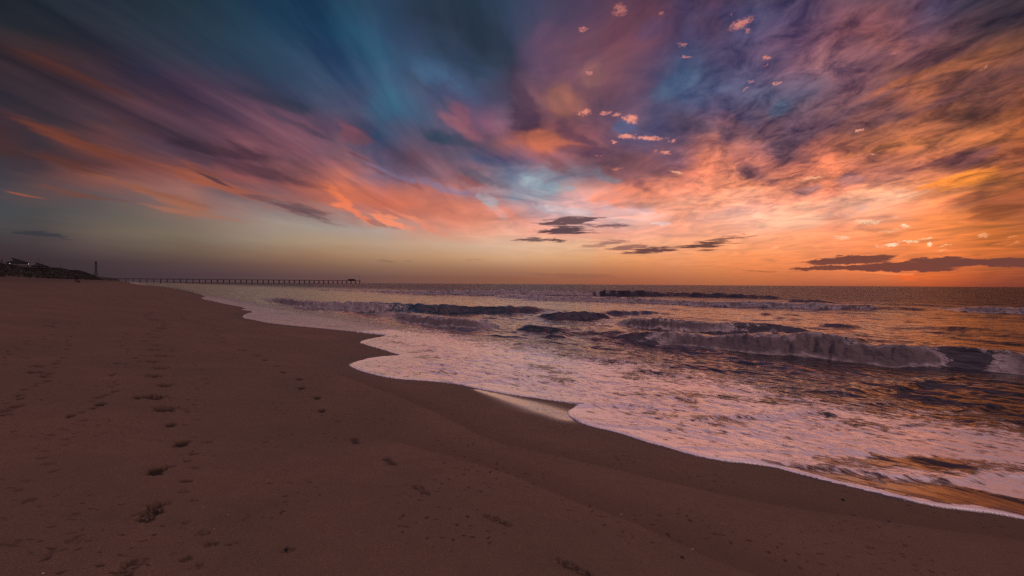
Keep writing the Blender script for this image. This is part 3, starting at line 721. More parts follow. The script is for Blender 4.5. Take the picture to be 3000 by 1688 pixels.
# breakers: (x, y of foot, y of crest, foam) measured along each crest
WAVES = [
 ([(1060,906,905,.2),(1130,925,914,.9),(1200,944,920,1),(1300,954,930,1),(1360,957,942,1),(1400,958,948,.7),(1424,958,951,.1),(1470,964,949,0),(1514,970,948,0),(1570,976,956,0),(1619,981,966,.1),(1710,986,969,.15),(1829,998,968,.1),(1900,1003,969,.3),(1940,1007,970,1),(2000,1013,973,1),(2100,1020,970,1),(2155,1028,966,1),(2250,1033,962,1),(2310,1036,964,1),(2400,1043,970,1),(2466,1052,980,1),(2550,1058,996,1),(2640,1062,1004,1),(2700,1065,1007,.7),(2760,1070,1009,.15),(2850,1078,1016,.12),(2900,1083,1021,.8),(3000,1092,1036,1),(3150,1110,1060,.6),(3400,1150,1110,.1)], 1.25),
 ([(755,876,868,.8),(810,889,872,1),(873,900,879,.95),(966,904,880,.8),(1059,911,881,.8),(1121,910,883,.35),(1210,914,889,0),(1300,916,890,0),(1357,914,896,0),(1430,914,894,0),(1500,912,893,0),(1584,912,904,0),(1630,914,912,0)], 1.4),
 ([(1500,924,922,0),(1580,934,915,0),(1640,934,907,.05),(1700,932,909,0),(1770,930,920,0)], 1.0),
 ([(1740,922,918,0),(1780,920,904,.2),(1850,918,906,0),(1920,916,912,0)], 1.0),
 ([(1790,942,938,.5),(1840,952,928,1),(1880,960,932,1),(1920,964,921,1),(1960,964,922,1),(2010,966,932,1),(2078,970,938,.9),(2140,972,942,.4),(2252,978,952,.2),(2340,985,964,.1),(2420,990,980,0)], .8),
 ([(880,850,847,.2),(1000,853,846,.6),(1100,857,849,.8),(1200,862,850,.95),(1400,865,843,.95),(1550,865,846,.9),(1700,866,850,.85),(1740,867,850,.2),(1830,868,849,0),(1920,867,853,0),(2000,869,856,0),(2100,872,858,0),(2200,874,861,0),(2295,875,871,0)], 2.6),
 ([(1425,868,860,.7),(1550,875,863,.7),(1700,881,868,.9),(1850,885,871,.9),(2000,892,877,1),(2200,898,880,1),(2330,903,883,1),(2420,905,889,.8),(2500,908,892,.4),(2600,910,897,.1),(2730,912,908,0)], 1.7),
 ([(2270,884,880,0),(2370,886,875,0),(2460,887,884,0)], 1.6), ([(2535,892,889,0),(2600,892,885,0),(2670,894,891,0)], 1.6),
 ([(2790,905,900,.6),(2850,912,894,.9),(2930,917,892,1),(3000,920,893,1),(3200,925,902,.8),(3400,930,926,0)], 1.6),
 ([(2370,950,948,0),(2440,957,938,0),(2530,954,950,0)], 1.0), ([(2180,922,920,0),(2260,926,916,0),(2340,927,922,0)], 1.2),
 ([(2650,958,955,0),(2760,966,956,0),(2900,972,966,0)], .9), ([(1560,984,983,.3),(1600,989,977,.5),(1650,990,987,.3)], .4), ([(1680,990,989,.4),(1710,993,984,.6),(1760,993,991,.2)], .35),
 ([(2400,1096,1094,.2),(2600,1110,1100,.1),(2800,1128,1112,.1),(3000,1150,1130,.1),(3200,1180,1165,0)], .8),
]
for wi, (pts, wfw) in enumerate(WAVES):
    foot = []; A = []; F = []
    for (x, yb, yc, f) in pts:
        gx, gy = hit_ground(x, yb, sea=.05 if wi < 15 else .12)
        fx_, fy_ = gx + VX * wfw, gy + VY * wfw            # crest line stands seaward of the foot
        dpt = gy; setb = CAM_Z * 1500 / gy - CAM_Z * 1500 / fy_
        a = max(((yb - yc) * (.95 - .13 * f) - setb) * fy_ / 1500.0, .02)
        foot.append((fx_, fy_)); A.append(min(a, 2.2)); F.append(f)
    P = np.array(foot); M3 = np.column_stack([P, A, F]); M3 = smooth_poly(M3, 2)
    P = M3[:, :2]; A = M3[:, 2]; F = M3[:, 3]
    A = A.copy(); n = len(A); e = np.minimum(np.arange(n), np.arange(n)[::-1]) / 3.0; A *= np.clip(e, 0, 1)
    lo = P.min(0) - 12; hi = P.max(0) + 12
    k = (X > lo[0]) & (X < hi[0]) & (Y > lo[1]) & (Y < hi[1])
    xk, yk, uk, vk = X[k], Y[k], U[k], V[k]
    jit = .25 * gnoise(uk / 1.3, vk / 1.3, 141 + wi) * wfw
    d_, s_, at_ = seg_dist(P, xk, yk, [list(A), list(F)])
    Ad, Fm = at_
    Fm = np.clip(Fm + .5 * gnoise(uk / 1.2, vk / .9, 231 + wi) * np.minimum(Fm, 1 - Fm) * 4, 0, 1)
    sg = np.where(s_ < 0, d_, -d_)       # + = shoreward
    # polyline runs towards the right, so the sea side is on its left
    sg = sg + jit
    Ad = Ad * (1 + .22 * gnoise(uk / 2.6, vk / 5.0, 155 + wi) + .16 * gnoise(uk / 1.1, vk / 3.0, 151 + wi) + .08 * gnoise(uk / .35, vk / 1.0, 161 + wi))
    back = np.exp(-(np.minimum(sg, 0) / (wfw * 2.2)) ** 2)
    fr = np.clip(sg / wfw, 0, 1)
    smoothface = (1 - fr) ** 1.1 * (1 - fr * fr * .3)
    roller = np.clip(1 - fr ** 2.0, 0, 1) ** .7 * (1 - .62 * fr)
    shape = np.where(sg < 0, back, smoothface * (1 - Fm) + roller * Fm)
    lump = (.5 * np.abs(gnoise(xk * .9 / max(wfw, .6), yk * .9 / max(wfw, .6), 177 + wi)) + np.abs(fbm(xk * 1.9 / max(wfw, .6), yk * 1.9 / max(wfw, .6), 4, 171 + wi, .5)) - .18) * Fm * Ad * .42 * ((fr > 0) * (fr < 1) * np.sin(np.pi * np.clip(fr, 0, 1)) ** .5 + .25 * np.exp(-(np.minimum(sg, 0) / (wfw * .4)) ** 2) * (sg <= 0))
    Z[k] += Ad * shape + lump
    fo = Fm * sstep(.15, .4, Fm) * sstep(-.10, .22, sg / wfw + .25 * gnoise(xk * 3, yk * 3, 181)) * (1 - sstep(.95, 1.25, sg / wfw + .15 * gnoise(xk * 2.3, yk * 2.3, 183)))
    tr = Fm * .55 * (sg < 0) * np.exp(sg / (wfw * 2.5)) * sstep(-.05, .3, gnoise(xk * 1.7, yk * 1.7, 185) + .15)
    lip = np.clip(Fm * 1.3, 0, 1) * np.exp(-((sg / wfw - .02) / .10) ** 2) * sstep(-.2, .3, gnoise(xk * 4, yk * 4, 187) + .2)
    foam[k] = np.maximum(foam[k], np.maximum(np.maximum(fo, tr), lip))

# foam laid over the swash: thick at the rim, torn lace further out, clear patches
zone = sstep(-.06, -.02, sd) * (1 - sstep(.10, .22, sd + .05 * gnoise(X * 5, Y * 5, 205)))
_cb = to_uv(*hit_ground(1165, 975)); left_clear = sstep(-.4, .5, U - _cb[0] - .35 * (V - _cb[1]) + .8 * gnoise(V * .9, U * .4, 221)) * sstep(-.02, .08, R - 14)
fn = .5 + .75 * fbm(X * .45, Y * .45, 4, 201, .55) + .25 * fbm(X * 2.2, Y * 2.2, 3, 207, .6)
swz = sstep(15.5, 10.5, V)
azd = np.degrees(np.arctan2(X, Y))
dens = .78 - .28 * sstep(2, 34, azd) * sstep(1.4, 5.0, sd) - .28 * sstep(4.0, 8, sd) * sstep(-8, 8, azd)
CLR = [([(2330, 1375), (2500, 1400), (2700, 1430), (2900, 1460), (3100, 1500)], .5), ([(2450, 1345), (2650, 1352), (2850, 1362), (3000, 1368)], .35), ([(2450, 1075), (2700, 1105), (3000, 1150)], 2.2)]
for P, w_ in CLR:
    P = np.array([hit_ground(*p, .05) for p in P]); d_, s_, _ = seg_dist(P, X, Y)
    dens = dens - .75 * np.exp(-(d_ / w_) ** 4)
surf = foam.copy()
lace = sstep(.45 - dens, 1.25 - dens, fn) * swz * (sd > .02)
lace *= 1 - .9 * left_clear
rimf = zone * (1 - .8 * left_clear)
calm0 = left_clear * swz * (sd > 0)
foam = np.clip(np.maximum(np.maximum(foam, rimf), lace * .92), 0, 1)
foam = np.maximum(foam, rid_f * .45 * (1 - left_clear) * swz)
foam = np.clip(foam + calm0 * .30, 0, 1)  # pale film in the calm shallows stands in for reflected pink sky
# whitish chop far out
film = sstep(11.0, 7.5, V) * (sd > 0)
keep = sd > -.25
offshore = sstep(22, 120, V)
calm = np.clip(left_clear * swz * 1.0 + .0, 0, 1)
def M_sea():
    m, N, b = new_mat('sea_water')
    tc = N.node('ShaderNodeNewGeometry').outputs['Position']
    f0 = attr(N, 'foam'); fl = attr(N, 'film'); calm_ = attr(N, 'calm')
    sh_ = N.vm('DOT_PRODUCT', tc, (UX, UY, 0)); cr_ = N.vm('DOT_PRODUCT', tc, (VX, VY, 0))
    surf_ = attr(N, 'surf'); rim_ = attr(N, 'rim'); offs = attr(N, 'offshore')
    # torn lace: cells and streaks eat into the sheet of foam, least at its thick rim
    br = N.noise(N.vm('MULTIPLY', tc, (1, 1, .0)), 2.6, 3.0, .6, .4)[0]
    bub = N.node('ShaderNodeTexVoronoi', feature='DISTANCE_TO_EDGE'); N.put(bub.inputs['Vector'], N.vm('ADD', tc, N.vm('SCALE', N.noise(tc, 5.0, 1.0)[1], scale=.2))); bub.inputs['Scale'].default_value = 4.5
    cell = N.mr(bub.outputs[0], .0, .25, .28, -.12)
    stk = N.noise(N.xyz(N.m('MULTIPLY', sh_, 3.2), N.m('MULTIPLY', cr_, 8.0), 0.0), 1.0, 3.0, .6, .6, '2D')[0]
    amt = N.m('SUBTRACT', 1.08, N.m('MAXIMUM', calm_, N.m('MAXIMUM', rim_, surf_)))
    er = N.m('ADD', N.m('MULTIPLY', N.m('SUBTRACT', stk, .5), 2.2), N.m('ADD', N.m('MULTIPLY', N.m('SUBTRACT', br, .5), 1.5), cell))
    fx = N.m('ADD', f0, N.m('MULTIPLY', N.m('MULTIPLY', er, amt), N.mr(f0, 0.0, .25)))
    fm = N.mr(fx, .10, .85, 0, 1, 'SMOOTHSTEP')
    deep = N.mix(fl, (.012, .011, .012), (.07, .038, .030))
    N.put(b.inputs['Base Color'], N.mix(fm, deep, N.mix(surf_, N.mix(rim_, (.82, .70, .70), (.86, .78, .80)), (.125, .105, .115))))  # breaker foam far darker than swash foam: backlit shade put into its colour
    off = N.m('MAXIMUM', N.mr(offs, 0, 1, .10, .30), N.m('MULTIPLY', calm_, .36))
    N.put(b.inputs['Roughness'], N.m('ADD', N.m('MULTIPLY', off, N.m('SUBTRACT', 1.0, fm)), N.m('MULTIPLY', N.m('MULTIPLY', .30, fm), N.mr(surf_, 0, 1, 1, 2.2))))
    N.put(b.inputs['Specular IOR Level'], N.m('MULTIPLY', N.m('MULTIPLY', N.mr(fm, 0, 1, .85, .95), N.mr(offs, 0, 1, 1, .28)), N.m('SUBTRACT', 1.0, N.m('MULTIPLY', surf_, .8))))
    b.inputs['IOR'].default_value = 1.34
    N.put(b.inputs['Coat Weight'], N.m('MULTIPLY', fm, N.m('SUBTRACT', 1.0, surf_))); b.inputs['Coat Roughness'].default_value = .16; b.inputs['Coat IOR'].default_value = 1.55
    w1_ = N.noise(N.xyz(N.m('MULTIPLY', sh_, .8), N.m('MULTIPLY', cr_, 1.6), 0.0), 1.0, 2.0, .5, .4, '2D')[0]
    w2_ = N.noise(tc, 4.0, 2.0, .5, .3)[0]
    w3_ = N.noise(N.xyz(N.m('MULTIPLY', sh_, .16), N.m('MULTIPLY', cr_, .45), 0.0), 1.0, 3.0, .6, .3, '2D')[0]
    nr_ = N.m('SUBTRACT', 1.0, offs)
    hh = N.m('ADD', N.m('MULTIPLY', w1_, N.mr(nr_, 0, 1, .02, .10)), N.m('ADD', N.m('MULTIPLY', w2_, N.m('MULTIPLY', nr_, .014)), N.m('MULTIPLY', w3_, N.m('MULTIPLY', offs, 1.5))))
    hh = N.m('MULTIPLY', hh, N.mr(calm_, 0, 1, 1, .05))
    hh = N.m('MULTIPLY', hh, N.mr(fl, 0, 1, 1, .22))
    lum = N.m('ADD', N.m('MULTIPLY', N.noise(tc, 2.2, 3.0, .55)[0], .11), N.m('MULTIPLY', N.noise(tc, 8.0, 2.0, .6)[0], .022))
    fh = N.m('MULTIPLY', fm, N.m('ADD', N.m('ADD', .02, N.m('ADD', N.m('MULTIPLY', stk, .035), N.m('MULTIPLY', N.noise(tc, 7.0, 2.0, .5)[0], .014))), N.m('MULTIPLY', surf_, lum)))
    bp = N.node('ShaderNodeBump'); bp.inputs['Strength'].default_value = 1.0; bp.inputs['Distance'].default_value = 1.0
    N.put(bp.inputs['Height'], N.m('ADD', hh, fh))
    N.t.links.new(bp.outputs[0], b.inputs['Normal'])
    return m
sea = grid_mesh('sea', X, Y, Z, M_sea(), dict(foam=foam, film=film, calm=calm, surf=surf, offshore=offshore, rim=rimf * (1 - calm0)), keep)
sea['kind'] = 'structure'


# ------------------------------------------------------------------ things
import bmesh
def simple_mat(name, col, rough=.8, emit=None, estr=1.0, metal=0.0, vary=.25, scale=3.0):
    m, N, b = new_mat(name)
    tc = N.node('ShaderNodeTexCoord').outputs['Object']
    n = N.noise(tc, scale, 4.0, .6)[0]
    lo = tuple(c * (1 - vary) for c in col); hi = tuple(min(1, c * (1 + vary)) for c in col)
    N.put(b.inputs['Base Color'], N.mix(N.mr(n, .3, .7), lo, hi))
    b.inputs['Roughness'].default_value = rough; b.inputs['Metallic'].default_value = metal
    if emit:
        b.inputs['Emission Color'].default_value = tuple(emit) + (1,); b.inputs['Emission Strength'].default_value = estr
    return m
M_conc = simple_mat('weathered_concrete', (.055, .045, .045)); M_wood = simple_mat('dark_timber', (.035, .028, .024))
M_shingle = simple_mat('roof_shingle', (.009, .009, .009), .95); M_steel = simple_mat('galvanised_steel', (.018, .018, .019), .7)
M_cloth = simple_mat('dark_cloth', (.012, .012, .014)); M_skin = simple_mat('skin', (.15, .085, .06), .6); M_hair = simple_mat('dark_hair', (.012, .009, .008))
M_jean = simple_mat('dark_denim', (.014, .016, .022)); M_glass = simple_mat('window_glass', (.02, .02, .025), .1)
M_lamp_w = simple_mat('cool_lamp_glow', (.8, .8, .8), .5, (1, .93, .88), .9); M_lamp_o = simple_mat('warm_lamp_glow', (.8, .6, .5), .5, (1, .62, .45), 1.1)
M_shell = simple_mat('shell', (.36, .29, .25), .6, vary=.15, scale=60); M_pebble = simple_mat('pebble', (.02, .02, .018), .7, scale=60); M_twig = simple_mat('dry_stalk', (.42, .24, .15), .8, scale=60)

def tag(o, label=None, cat=None, group=None, kind=None):
    if label: o['label'] = label
    if cat: o['category'] = cat
    if group: o['group'] = group
    if kind: o['kind'] = kind
    return o
def empty(name, loc, rz=0.0):
    o = bpy.data.objects.new(name, None); scene.collection.objects.link(o)
    o.location = loc; o.rotation_euler = (0, 0, rz); o.empty_display_size = .5
    return o
class MB:
    def __init__(s): s.b = bmesh.new()
    def box(s, c, d, rz=0.0):
        r = bmesh.ops.create_cube(s.b, size=1)
        bmesh.ops.transform(s.b, matrix=Matrix.Translation(c) @ Matrix.Rotation(rz, 4, 'Z') @ Matrix.Diagonal((d[0], d[1], d[2], 1)), verts=r['verts']); return s
    def bar(s, p, q, r1, r2=None, n=8):
        p = Vector(p); q = Vector(q); d = q - p
        r = bmesh.ops.create_cone(s.b, cap_ends=True, segments=n, radius1=r1, radius2=r1 if r2 is None else r2, depth=d.length)
        bmesh.ops.transform(s.b, matrix=Matrix.Translation((p + q) / 2) @ d.to_track_quat('Z', 'Y').to_matrix().to_4x4(), verts=r['verts']); return s
    def ball(s, c, r, sc=(1, 1, 1), sub=2):
        k = bmesh.ops.create_icosphere(s.b, subdivisions=sub, radius=r)
        bmesh.ops.transform(s.b, matrix=Matrix.Translation(c) @ Matrix.Diagonal((sc[0], sc[1], sc[2], 1)), verts=k['verts']); return s
    def poly(s, vs, fs):
        v = [s.b.verts.new(p) for p in vs]
        for f in fs: s.b.faces.new([v[i] for i in f])
        bmesh.ops.recalc_face_normals(s.b, faces=s.b.faces[:]); return s
    def build(s, name, mat, parent=None, smooth=False):
        me = bpy.data.meshes.new(name); s.b.to_mesh(me); s.b.free(); me.materials.append(mat)
        if smooth:
            for p in me.polygons: p.use_smooth = True
        o = bpy.data.objects.new(name, me); scene.collection.objects.link(o)
        if parent: o.parent = parent
        return o
def copy_tree(o, parent=None):
    c = o.copy(); scene.collection.objects.link(c); c.parent = parent
    for ch in list(o.children): copy_tree(ch, c)
    return c

# ---- pier: concrete deck on pile bents 12.2 m apart, 1.1 to 1.4 km away
PZ = 1090.0; PX0 = -1130.9 / 1500 * PZ; PA, PB = 9.62, 7.495
ang = math.atan2(PB, PA)
pier = tag(empty('pier', (PX0, PZ, 0), ang), 'long concrete fishing pier on evenly spaced piles reaching out to sea on the horizon', 'pier')
ST = math.hypot(PA, PB); DZ = 8.9; n0, n1 = -4, 42
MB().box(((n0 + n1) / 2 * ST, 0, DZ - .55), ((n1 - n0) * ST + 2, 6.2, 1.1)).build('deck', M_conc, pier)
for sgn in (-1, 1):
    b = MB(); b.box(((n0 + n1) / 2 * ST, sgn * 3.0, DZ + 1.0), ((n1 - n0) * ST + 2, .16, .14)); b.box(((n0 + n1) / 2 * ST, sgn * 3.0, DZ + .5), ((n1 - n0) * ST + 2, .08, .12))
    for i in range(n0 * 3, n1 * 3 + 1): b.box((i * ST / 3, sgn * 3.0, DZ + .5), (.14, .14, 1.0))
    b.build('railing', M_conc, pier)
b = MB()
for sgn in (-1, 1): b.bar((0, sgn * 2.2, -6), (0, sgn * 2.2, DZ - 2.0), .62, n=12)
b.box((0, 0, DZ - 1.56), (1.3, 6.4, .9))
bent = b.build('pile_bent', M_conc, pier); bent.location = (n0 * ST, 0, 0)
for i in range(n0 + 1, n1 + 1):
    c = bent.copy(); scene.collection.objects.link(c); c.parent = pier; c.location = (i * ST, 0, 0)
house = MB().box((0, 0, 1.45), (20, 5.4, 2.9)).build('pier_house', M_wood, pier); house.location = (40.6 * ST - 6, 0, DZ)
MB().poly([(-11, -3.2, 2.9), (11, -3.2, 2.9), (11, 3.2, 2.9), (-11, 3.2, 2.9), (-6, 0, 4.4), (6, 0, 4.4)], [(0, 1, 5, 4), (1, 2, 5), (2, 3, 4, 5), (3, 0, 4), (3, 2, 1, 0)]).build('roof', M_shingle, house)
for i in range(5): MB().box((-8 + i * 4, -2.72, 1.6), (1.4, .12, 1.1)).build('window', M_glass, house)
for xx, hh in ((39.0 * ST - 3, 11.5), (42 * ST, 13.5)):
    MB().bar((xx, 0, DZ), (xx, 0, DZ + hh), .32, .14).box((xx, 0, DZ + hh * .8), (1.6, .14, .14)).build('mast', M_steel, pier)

# ---- lattice observation tower behind the dune
a_, t_ = azt(281, 767); TY = 1160.0; TX = TY * math.tan(a_); TR = math.hypot(TX, TY)
top = CAM_Z + t_ * TR; tb = 6.0
tower = tag(empty('observation_tower', (TX, TY, tb), -a_), 'tall lattice observation tower with a small cabin on top, standing beyond the dune', 'tower')
H = top - tb - 3.2
def leg_at(z, sx, sy):
    w = 4.0 - (4.0 - 1.5) * min(z / (H * .62), 1); return (sx * w, sy * w, z)
for sx in (-1, 1):
    for sy in (-1, 1):
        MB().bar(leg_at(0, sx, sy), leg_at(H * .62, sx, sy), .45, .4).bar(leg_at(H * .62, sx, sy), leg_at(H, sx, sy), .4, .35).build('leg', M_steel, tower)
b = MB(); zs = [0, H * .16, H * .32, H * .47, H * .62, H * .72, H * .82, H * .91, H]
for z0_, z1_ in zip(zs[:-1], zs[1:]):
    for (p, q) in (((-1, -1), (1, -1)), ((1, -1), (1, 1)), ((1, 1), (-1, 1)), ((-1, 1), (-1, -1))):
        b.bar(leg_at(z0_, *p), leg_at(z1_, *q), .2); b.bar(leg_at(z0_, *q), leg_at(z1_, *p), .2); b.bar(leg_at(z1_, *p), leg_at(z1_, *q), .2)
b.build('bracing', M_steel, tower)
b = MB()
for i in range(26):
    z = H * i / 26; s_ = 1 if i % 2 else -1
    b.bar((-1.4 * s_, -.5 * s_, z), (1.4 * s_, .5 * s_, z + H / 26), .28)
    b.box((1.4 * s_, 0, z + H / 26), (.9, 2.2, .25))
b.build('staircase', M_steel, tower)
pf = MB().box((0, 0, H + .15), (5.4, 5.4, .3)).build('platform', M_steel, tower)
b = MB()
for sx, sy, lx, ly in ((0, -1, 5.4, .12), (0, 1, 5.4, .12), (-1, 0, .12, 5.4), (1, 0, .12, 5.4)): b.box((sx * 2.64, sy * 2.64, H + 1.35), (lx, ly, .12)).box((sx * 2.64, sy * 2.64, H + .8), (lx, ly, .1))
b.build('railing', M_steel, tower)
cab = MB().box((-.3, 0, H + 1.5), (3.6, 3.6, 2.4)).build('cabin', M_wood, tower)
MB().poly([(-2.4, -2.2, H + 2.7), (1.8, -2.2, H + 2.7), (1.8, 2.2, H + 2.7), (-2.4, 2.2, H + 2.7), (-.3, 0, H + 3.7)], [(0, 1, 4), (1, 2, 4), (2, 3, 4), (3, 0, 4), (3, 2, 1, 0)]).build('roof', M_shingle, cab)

# ---- two open pavilions on the dune crest, roofs swept up to a prow
def place(px, py, v):
    a, t = azt(px, py); r = -v / math.sin(SA - a)
    return r * math.sin(a), r * math.cos(a), CAM_Z + t * r, a
def pavilion(px, y_eave, y_base, v, S, label, lamps):
    x, y, ze, a = place(px, y_eave, v); _, _, zb, _ = place(px, y_base, v)
    gz = float(base_g(np.array([to_uv(x, y)[0]]), np.array([to_uv(x, y)[1]]))[0])
    zb = min(zb, gz + .2)
    root = tag(empty('pavilion', (x, y, zb), -a), label, 'pavilion', 'open pavilions on the dune')
    he = ze - zb; hw = S / 2
    k = S / 8.3
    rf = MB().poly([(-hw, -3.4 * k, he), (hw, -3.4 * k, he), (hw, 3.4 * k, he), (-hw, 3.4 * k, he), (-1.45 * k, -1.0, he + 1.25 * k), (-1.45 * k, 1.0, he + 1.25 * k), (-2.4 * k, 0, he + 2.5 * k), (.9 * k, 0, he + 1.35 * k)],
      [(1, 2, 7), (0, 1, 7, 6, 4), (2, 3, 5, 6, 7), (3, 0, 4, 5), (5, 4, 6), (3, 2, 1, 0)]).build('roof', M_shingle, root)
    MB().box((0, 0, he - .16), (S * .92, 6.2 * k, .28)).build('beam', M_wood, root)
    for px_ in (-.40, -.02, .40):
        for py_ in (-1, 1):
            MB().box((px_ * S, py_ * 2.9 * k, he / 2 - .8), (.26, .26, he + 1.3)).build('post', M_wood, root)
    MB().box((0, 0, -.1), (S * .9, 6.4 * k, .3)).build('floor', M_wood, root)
    b = MB()
    for sy in (-1, 1): b.box((0, sy * 2.9 * k, .95), (S * .8, .08, .1)).box((0, sy * 2.9 * k, .5), (S * .8, .06, .08))
    b.build('railing', M_wood, root)
    if lamps:
        for lx, mt, nm in ((-.33, M_lamp_w, 'white glowing lamp'), (.42, M_lamp_o, 'warm glowing lamp')):
            tag(MB().ball((lx * S, -3.0 * k, he - .42), .16).build('lamp', mt, root), nm)
    return root
pavilion(53, 770.5, 783, -41, 8.3, 'larger open pavilion with upswept roof and lit lamps, leftmost on the dune', True)
pavilion(117, 780.5, 788, -41, 8.0, 'smaller unlit open pavilion with upswept roof right of the lamp-lit pavilion', False)
def pole(px, ytop, ybase, v, r, label):
    x, y, z1, a = place(px, ytop, v); _, _, z0, _ = place(px, ybase, v)
    g = float(base_g(*[np.array([q]) for q in to_uv(x, y)])[0]); z0 = min(z0, g)
    root = tag(empty('pole', (x, y, z0), -a), label, 'pole', 'poles on the dune')
    MB().bar((0, 0, -.5), (0, 0, z1 - z0), r, r * .6).build('shaft', M_wood, root)
    MB().box((0, 0, z1 - z0), (r * 4, r * 4, .18)).build('cap', M_wood, root)
pole(113.5, 755, 790, -46, .11, 'thin tall mast rising behind the smaller unlit pavilion')
pole(177.5, 775, 790, -44, .13, 'thin short pole standing alone on the dune between pavilions and tower')
pole(5, 763, 770, -41, .2, 'short stout post at the far left end of the dune')

# ---- marram grass along the dune
gx = []; gf = []
rg = np.random.default_rng(5)
uu = 150 + 750 * rg.random(9000) ** 1.6; vv = -27 - 20 * rg.random(9000) ** .8
zz = base_g(uu, vv); xx, yy = from_uv(uu, vv)
for i in range(len(uu)):
    if gnoise(np.array([uu[i] / 4]), np.array([vv[i] / 3]), 301)[0] < -.12: continue
    for k in range(3):
        a = rg.random() * 6.28; h = (.35 + .5 * rg.random()); w = .05 + uu[i] * .00012; lx, ly = math.cos(a) * .3 * h, math.sin(a) * .3 * h
        ox, oy = rg.normal(0, .12, 2)
        n_ = len(gx); p = (xx[i] + ox, yy[i] + oy, zz[i] - .05)
        gx += [(p[0] - w, p[1], p[2]), (p[0] + w, p[1] + w, p[2]), (p[0] + lx, p[1] + ly, p[2] + h)]; gf.append((n_, n_ + 1, n_ + 2))
me = bpy.data.meshes.new('dune_grass'); me.from_pydata(gx, [], gf); me.materials.append(simple_mat('dune_grass', (.024, .0235, .018)))
dg = bpy.data.objects.new('dune_grass', me); scene.collection.objects.link(dg)
tag(dg, 'dark tufts of grass covering the dune under the pavilions', 'dune grass', kind='stuff')

# ---- the person on the upper beach
def skin(name, verts, edges, radii_, mat, parent, sub=2):
    me = bpy.data.meshes.new(name); me.from_pydata(verts, edges, []); me.materials.append(mat)
    o = bpy.data.objects.new(name, me); scene.collection.objects.link(o)
    o.modifiers.new('skin', 'SKIN').use_smooth_shade = True
    for i, r in enumerate(radii_):
        me.skin_vertices[0].data[i].radius = (r, r) if not isinstance(r, tuple) else r
    me.skin_vertices[0].data[0].use_root = True
    o.modifiers.new('sub', 'SUBSURF').levels = sub; o.modifiers['sub'].render_levels = sub
    if parent: o.parent = parent
    return o
PYd = 111.0
a_, t_ = azt(224, 824.5)
px_, py_ = PYd * math.tan(a_), PYd
pz_ = float(base_g(*[np.array([q]) for q in to_uv(px_, py_)])[0])
V_ = [(0, 0, .96), (0, 0, 1.10), (0, .01, 1.28), (0, .01, 1.44), (0, -.01, 1.53), (0, -.03, 1.62), (0, -.03, 1.72),
      (-.10, 0, .90), (-.11, -.02, .50), (-.11, .02, .09), (-.12, -.12, .04), (.10, 0, .90), (.12, .05, .50), (.12, .10, .09), (.13, -.04, .04),
      (-.19, .01, 1.42), (-.25, .02, 1.14), (-.22, -.06, .90), (-.21, -.09, .81), (.19, .01, 1.42), (.25, .03, 1.14), (.22, -.05, .90), (.21, -.08, .81)]
E_ = [(0, 1), (1, 2), (2, 3), (3, 4), (4, 5), (5, 6), (0, 7), (7, 8), (8, 9), (9, 10), (0, 11), (11, 12), (12, 13), (13, 14), (3, 15), (15, 16), (16, 17), (17, 18), (3, 19), (19, 20), (20, 21), (21, 22)]
Rr = [(.15, .11), (.13, .10), (.15, .11), (.13, .09), .055, (.085, .10), (.07, .085), .09, .06, .04, .04, .09, .06, .04, .04, .055, .042, .032, .035, .055, .042, .032, .035]
person = skin('person', V_, E_, Rr, M_skin, None)
person.location = (px_, py_, pz_); person.rotation_euler = (0, 0, -a_ + math.radians(160))
tag(person, 'person in dark clothes standing on the upper beach below the dune', 'person')
skin('jacket', [V_[i] for i in (0, 1, 2, 3, 15, 16, 17, 19, 20, 21)], [(0, 1), (1, 2), (2, 3), (3, 4), (4, 5), (5, 6), (3, 7), (7, 8), (8, 9)], [(.185, .145), (.17, .13), (.18, .14), (.15, .115), .085, .068, .05, .085, .068, .05], M_cloth, person)
skin('trousers', [V_[i] for i in (0, 7, 8, 9, 11, 12, 13)], [(0, 1), (1, 2), (2, 3), (0, 4), (4, 5), (5, 6)], [(.165, .13), .11, .085, .07, .11, .085, .07], M_jean, person)
MB().ball((0, -.01, 1.69), .115, (.95, 1.08, .98)).build('hair', M_hair, person, True)
for i in (9, 13):
    x_, y_, z_ = V_[i]; MB().ball((x_, y_ - .07, .045), .1, (.5, 1.35, .5)).build('shoe', M_cloth, person, True)
bx, by = PYd * math.tan(azt(231, 824)[0]), PYd
bz = float(base_g(*[np.array([q]) for q in to_uv(bx, by)])[0])
bag = tag(empty('bag', (bx, by, bz)), 'small dark bundle lying on the sand by the feet of the standing person', 'bag')
bm_ = MB().ball((0, 0, .14), .24, (1.15, .7, .62), 3)
for v_ in bm_.b.verts: v_.co *= 1 + .12 * math.sin(v_.co.x * 19) * math.cos(v_.co.y * 23 + v_.co.z * 17)
bm_.build('body', M_cloth, bag, True)
MB().bar((-.16, 0, .26), (-.06, 0, .36), .02).bar((-.06, 0, .36), (.08, 0, .36), .02).bar((.08, 0, .36), (.17, 0, .26), .02).build('handle', M_cloth, bag, True)

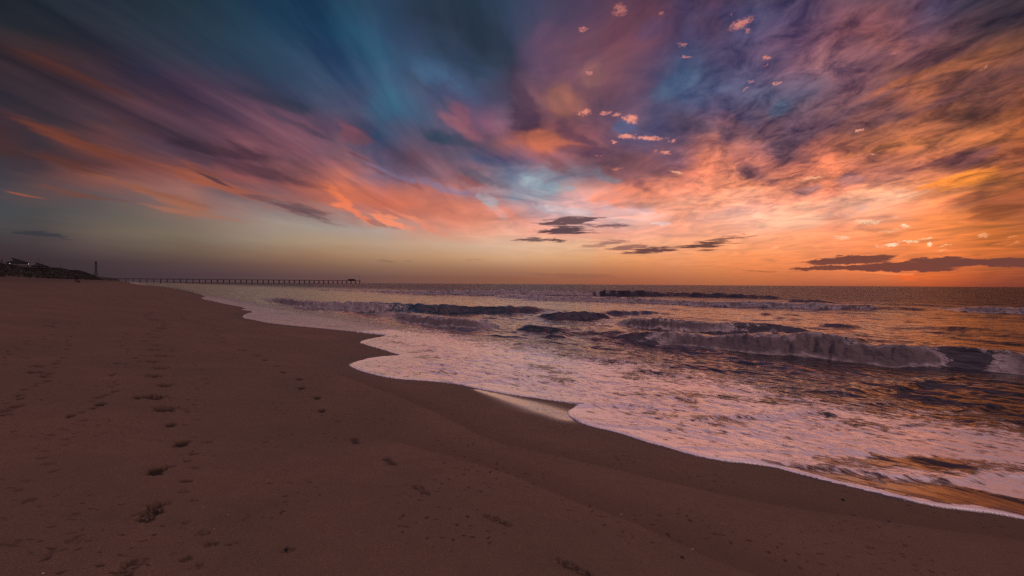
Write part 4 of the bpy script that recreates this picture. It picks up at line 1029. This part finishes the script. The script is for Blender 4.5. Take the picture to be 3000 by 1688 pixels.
# ---- bits on the sand
def on_sand(px, py):
    x, y = hit_ground(px, py); u, v = to_uv(x, y)
    return x, y, float(base_g(np.array([u]), np.array([v]))[0])
def shell(px, py, s, label):
    x, y, z = on_sand(px, py); b = MB().ball((0, 0, 0), s * .75, (1, .8, .38), 3)
    for v_ in b.b.verts:
        a = math.atan2(v_.co.y, v_.co.x); v_.co.x *= 1 + .06 * math.cos(a * 16); v_.co.y *= 1 + .06 * math.cos(a * 16)
    o = b.build('shell', M_shell, None, True); o.location = (x, y, z + s * .2); o.rotation_euler = (.2, .1, px * .7)
    tag(o, label, 'shell', 'pale shell bits on the sand')
shell(596, 1487, .010, 'tiny pale shell right of the big dark footprint, the upper one there')
shell(668, 1510, .009, 'tiny pale shell farther right of the big dark footprint')
shell(627, 1552, .008, 'tiny pale shell just above the paw print low in the picture')
shell(126, 1683, .009, 'pale shell at the bottom edge left of the lowest footprint')
shell(1820, 1508, .010, 'pale shell between the last shoe prints and the foam')
shell(2029, 1611, .011, 'pale shell on the darker sand at the lower right')
def pebble(px, py, s, label):
    x, y, z = on_sand(px, py); b = MB().ball((0, 0, 0), s, (1.2, .8, .6), 3)
    for v_ in b.b.verts: v_.co *= 1 + .12 * math.sin(v_.co.x / s * 2.3) * math.cos(v_.co.y / s * 1.7)
    o = b.build('pebble', M_pebble, None, True); o.location = (x, y, z + s * .25); o.rotation_euler = (0, 0, px)
    tag(o, label, 'pebble', 'dark pebbles on the sand')
pebble(841, 1610, .013, 'dark pebble alone on bare sand at lower left of centre')
pebble(2471, 1466, .018, 'dark pebble just below the edge of the foam on the right')
pebble(2605, 1529, .015, 'dark pebble farther down the sand from the foam on the right')
pebble(2000, 1635, .013, 'dark pebble near the bottom edge right of the lowest shoe print')
x, y, z = on_sand(2120, 1539)
tw = MB().bar((-.03, 0, .004), (0, .004, .007), .0025).bar((0, .004, .007), (.032, -.006, .004), .0025, .0012).build('stalk', M_twig, None, True)
tw.location = (x, y, z); tag(tw, 'short pale reddish stalk lying on the dark sand at lower right', 'stalk')
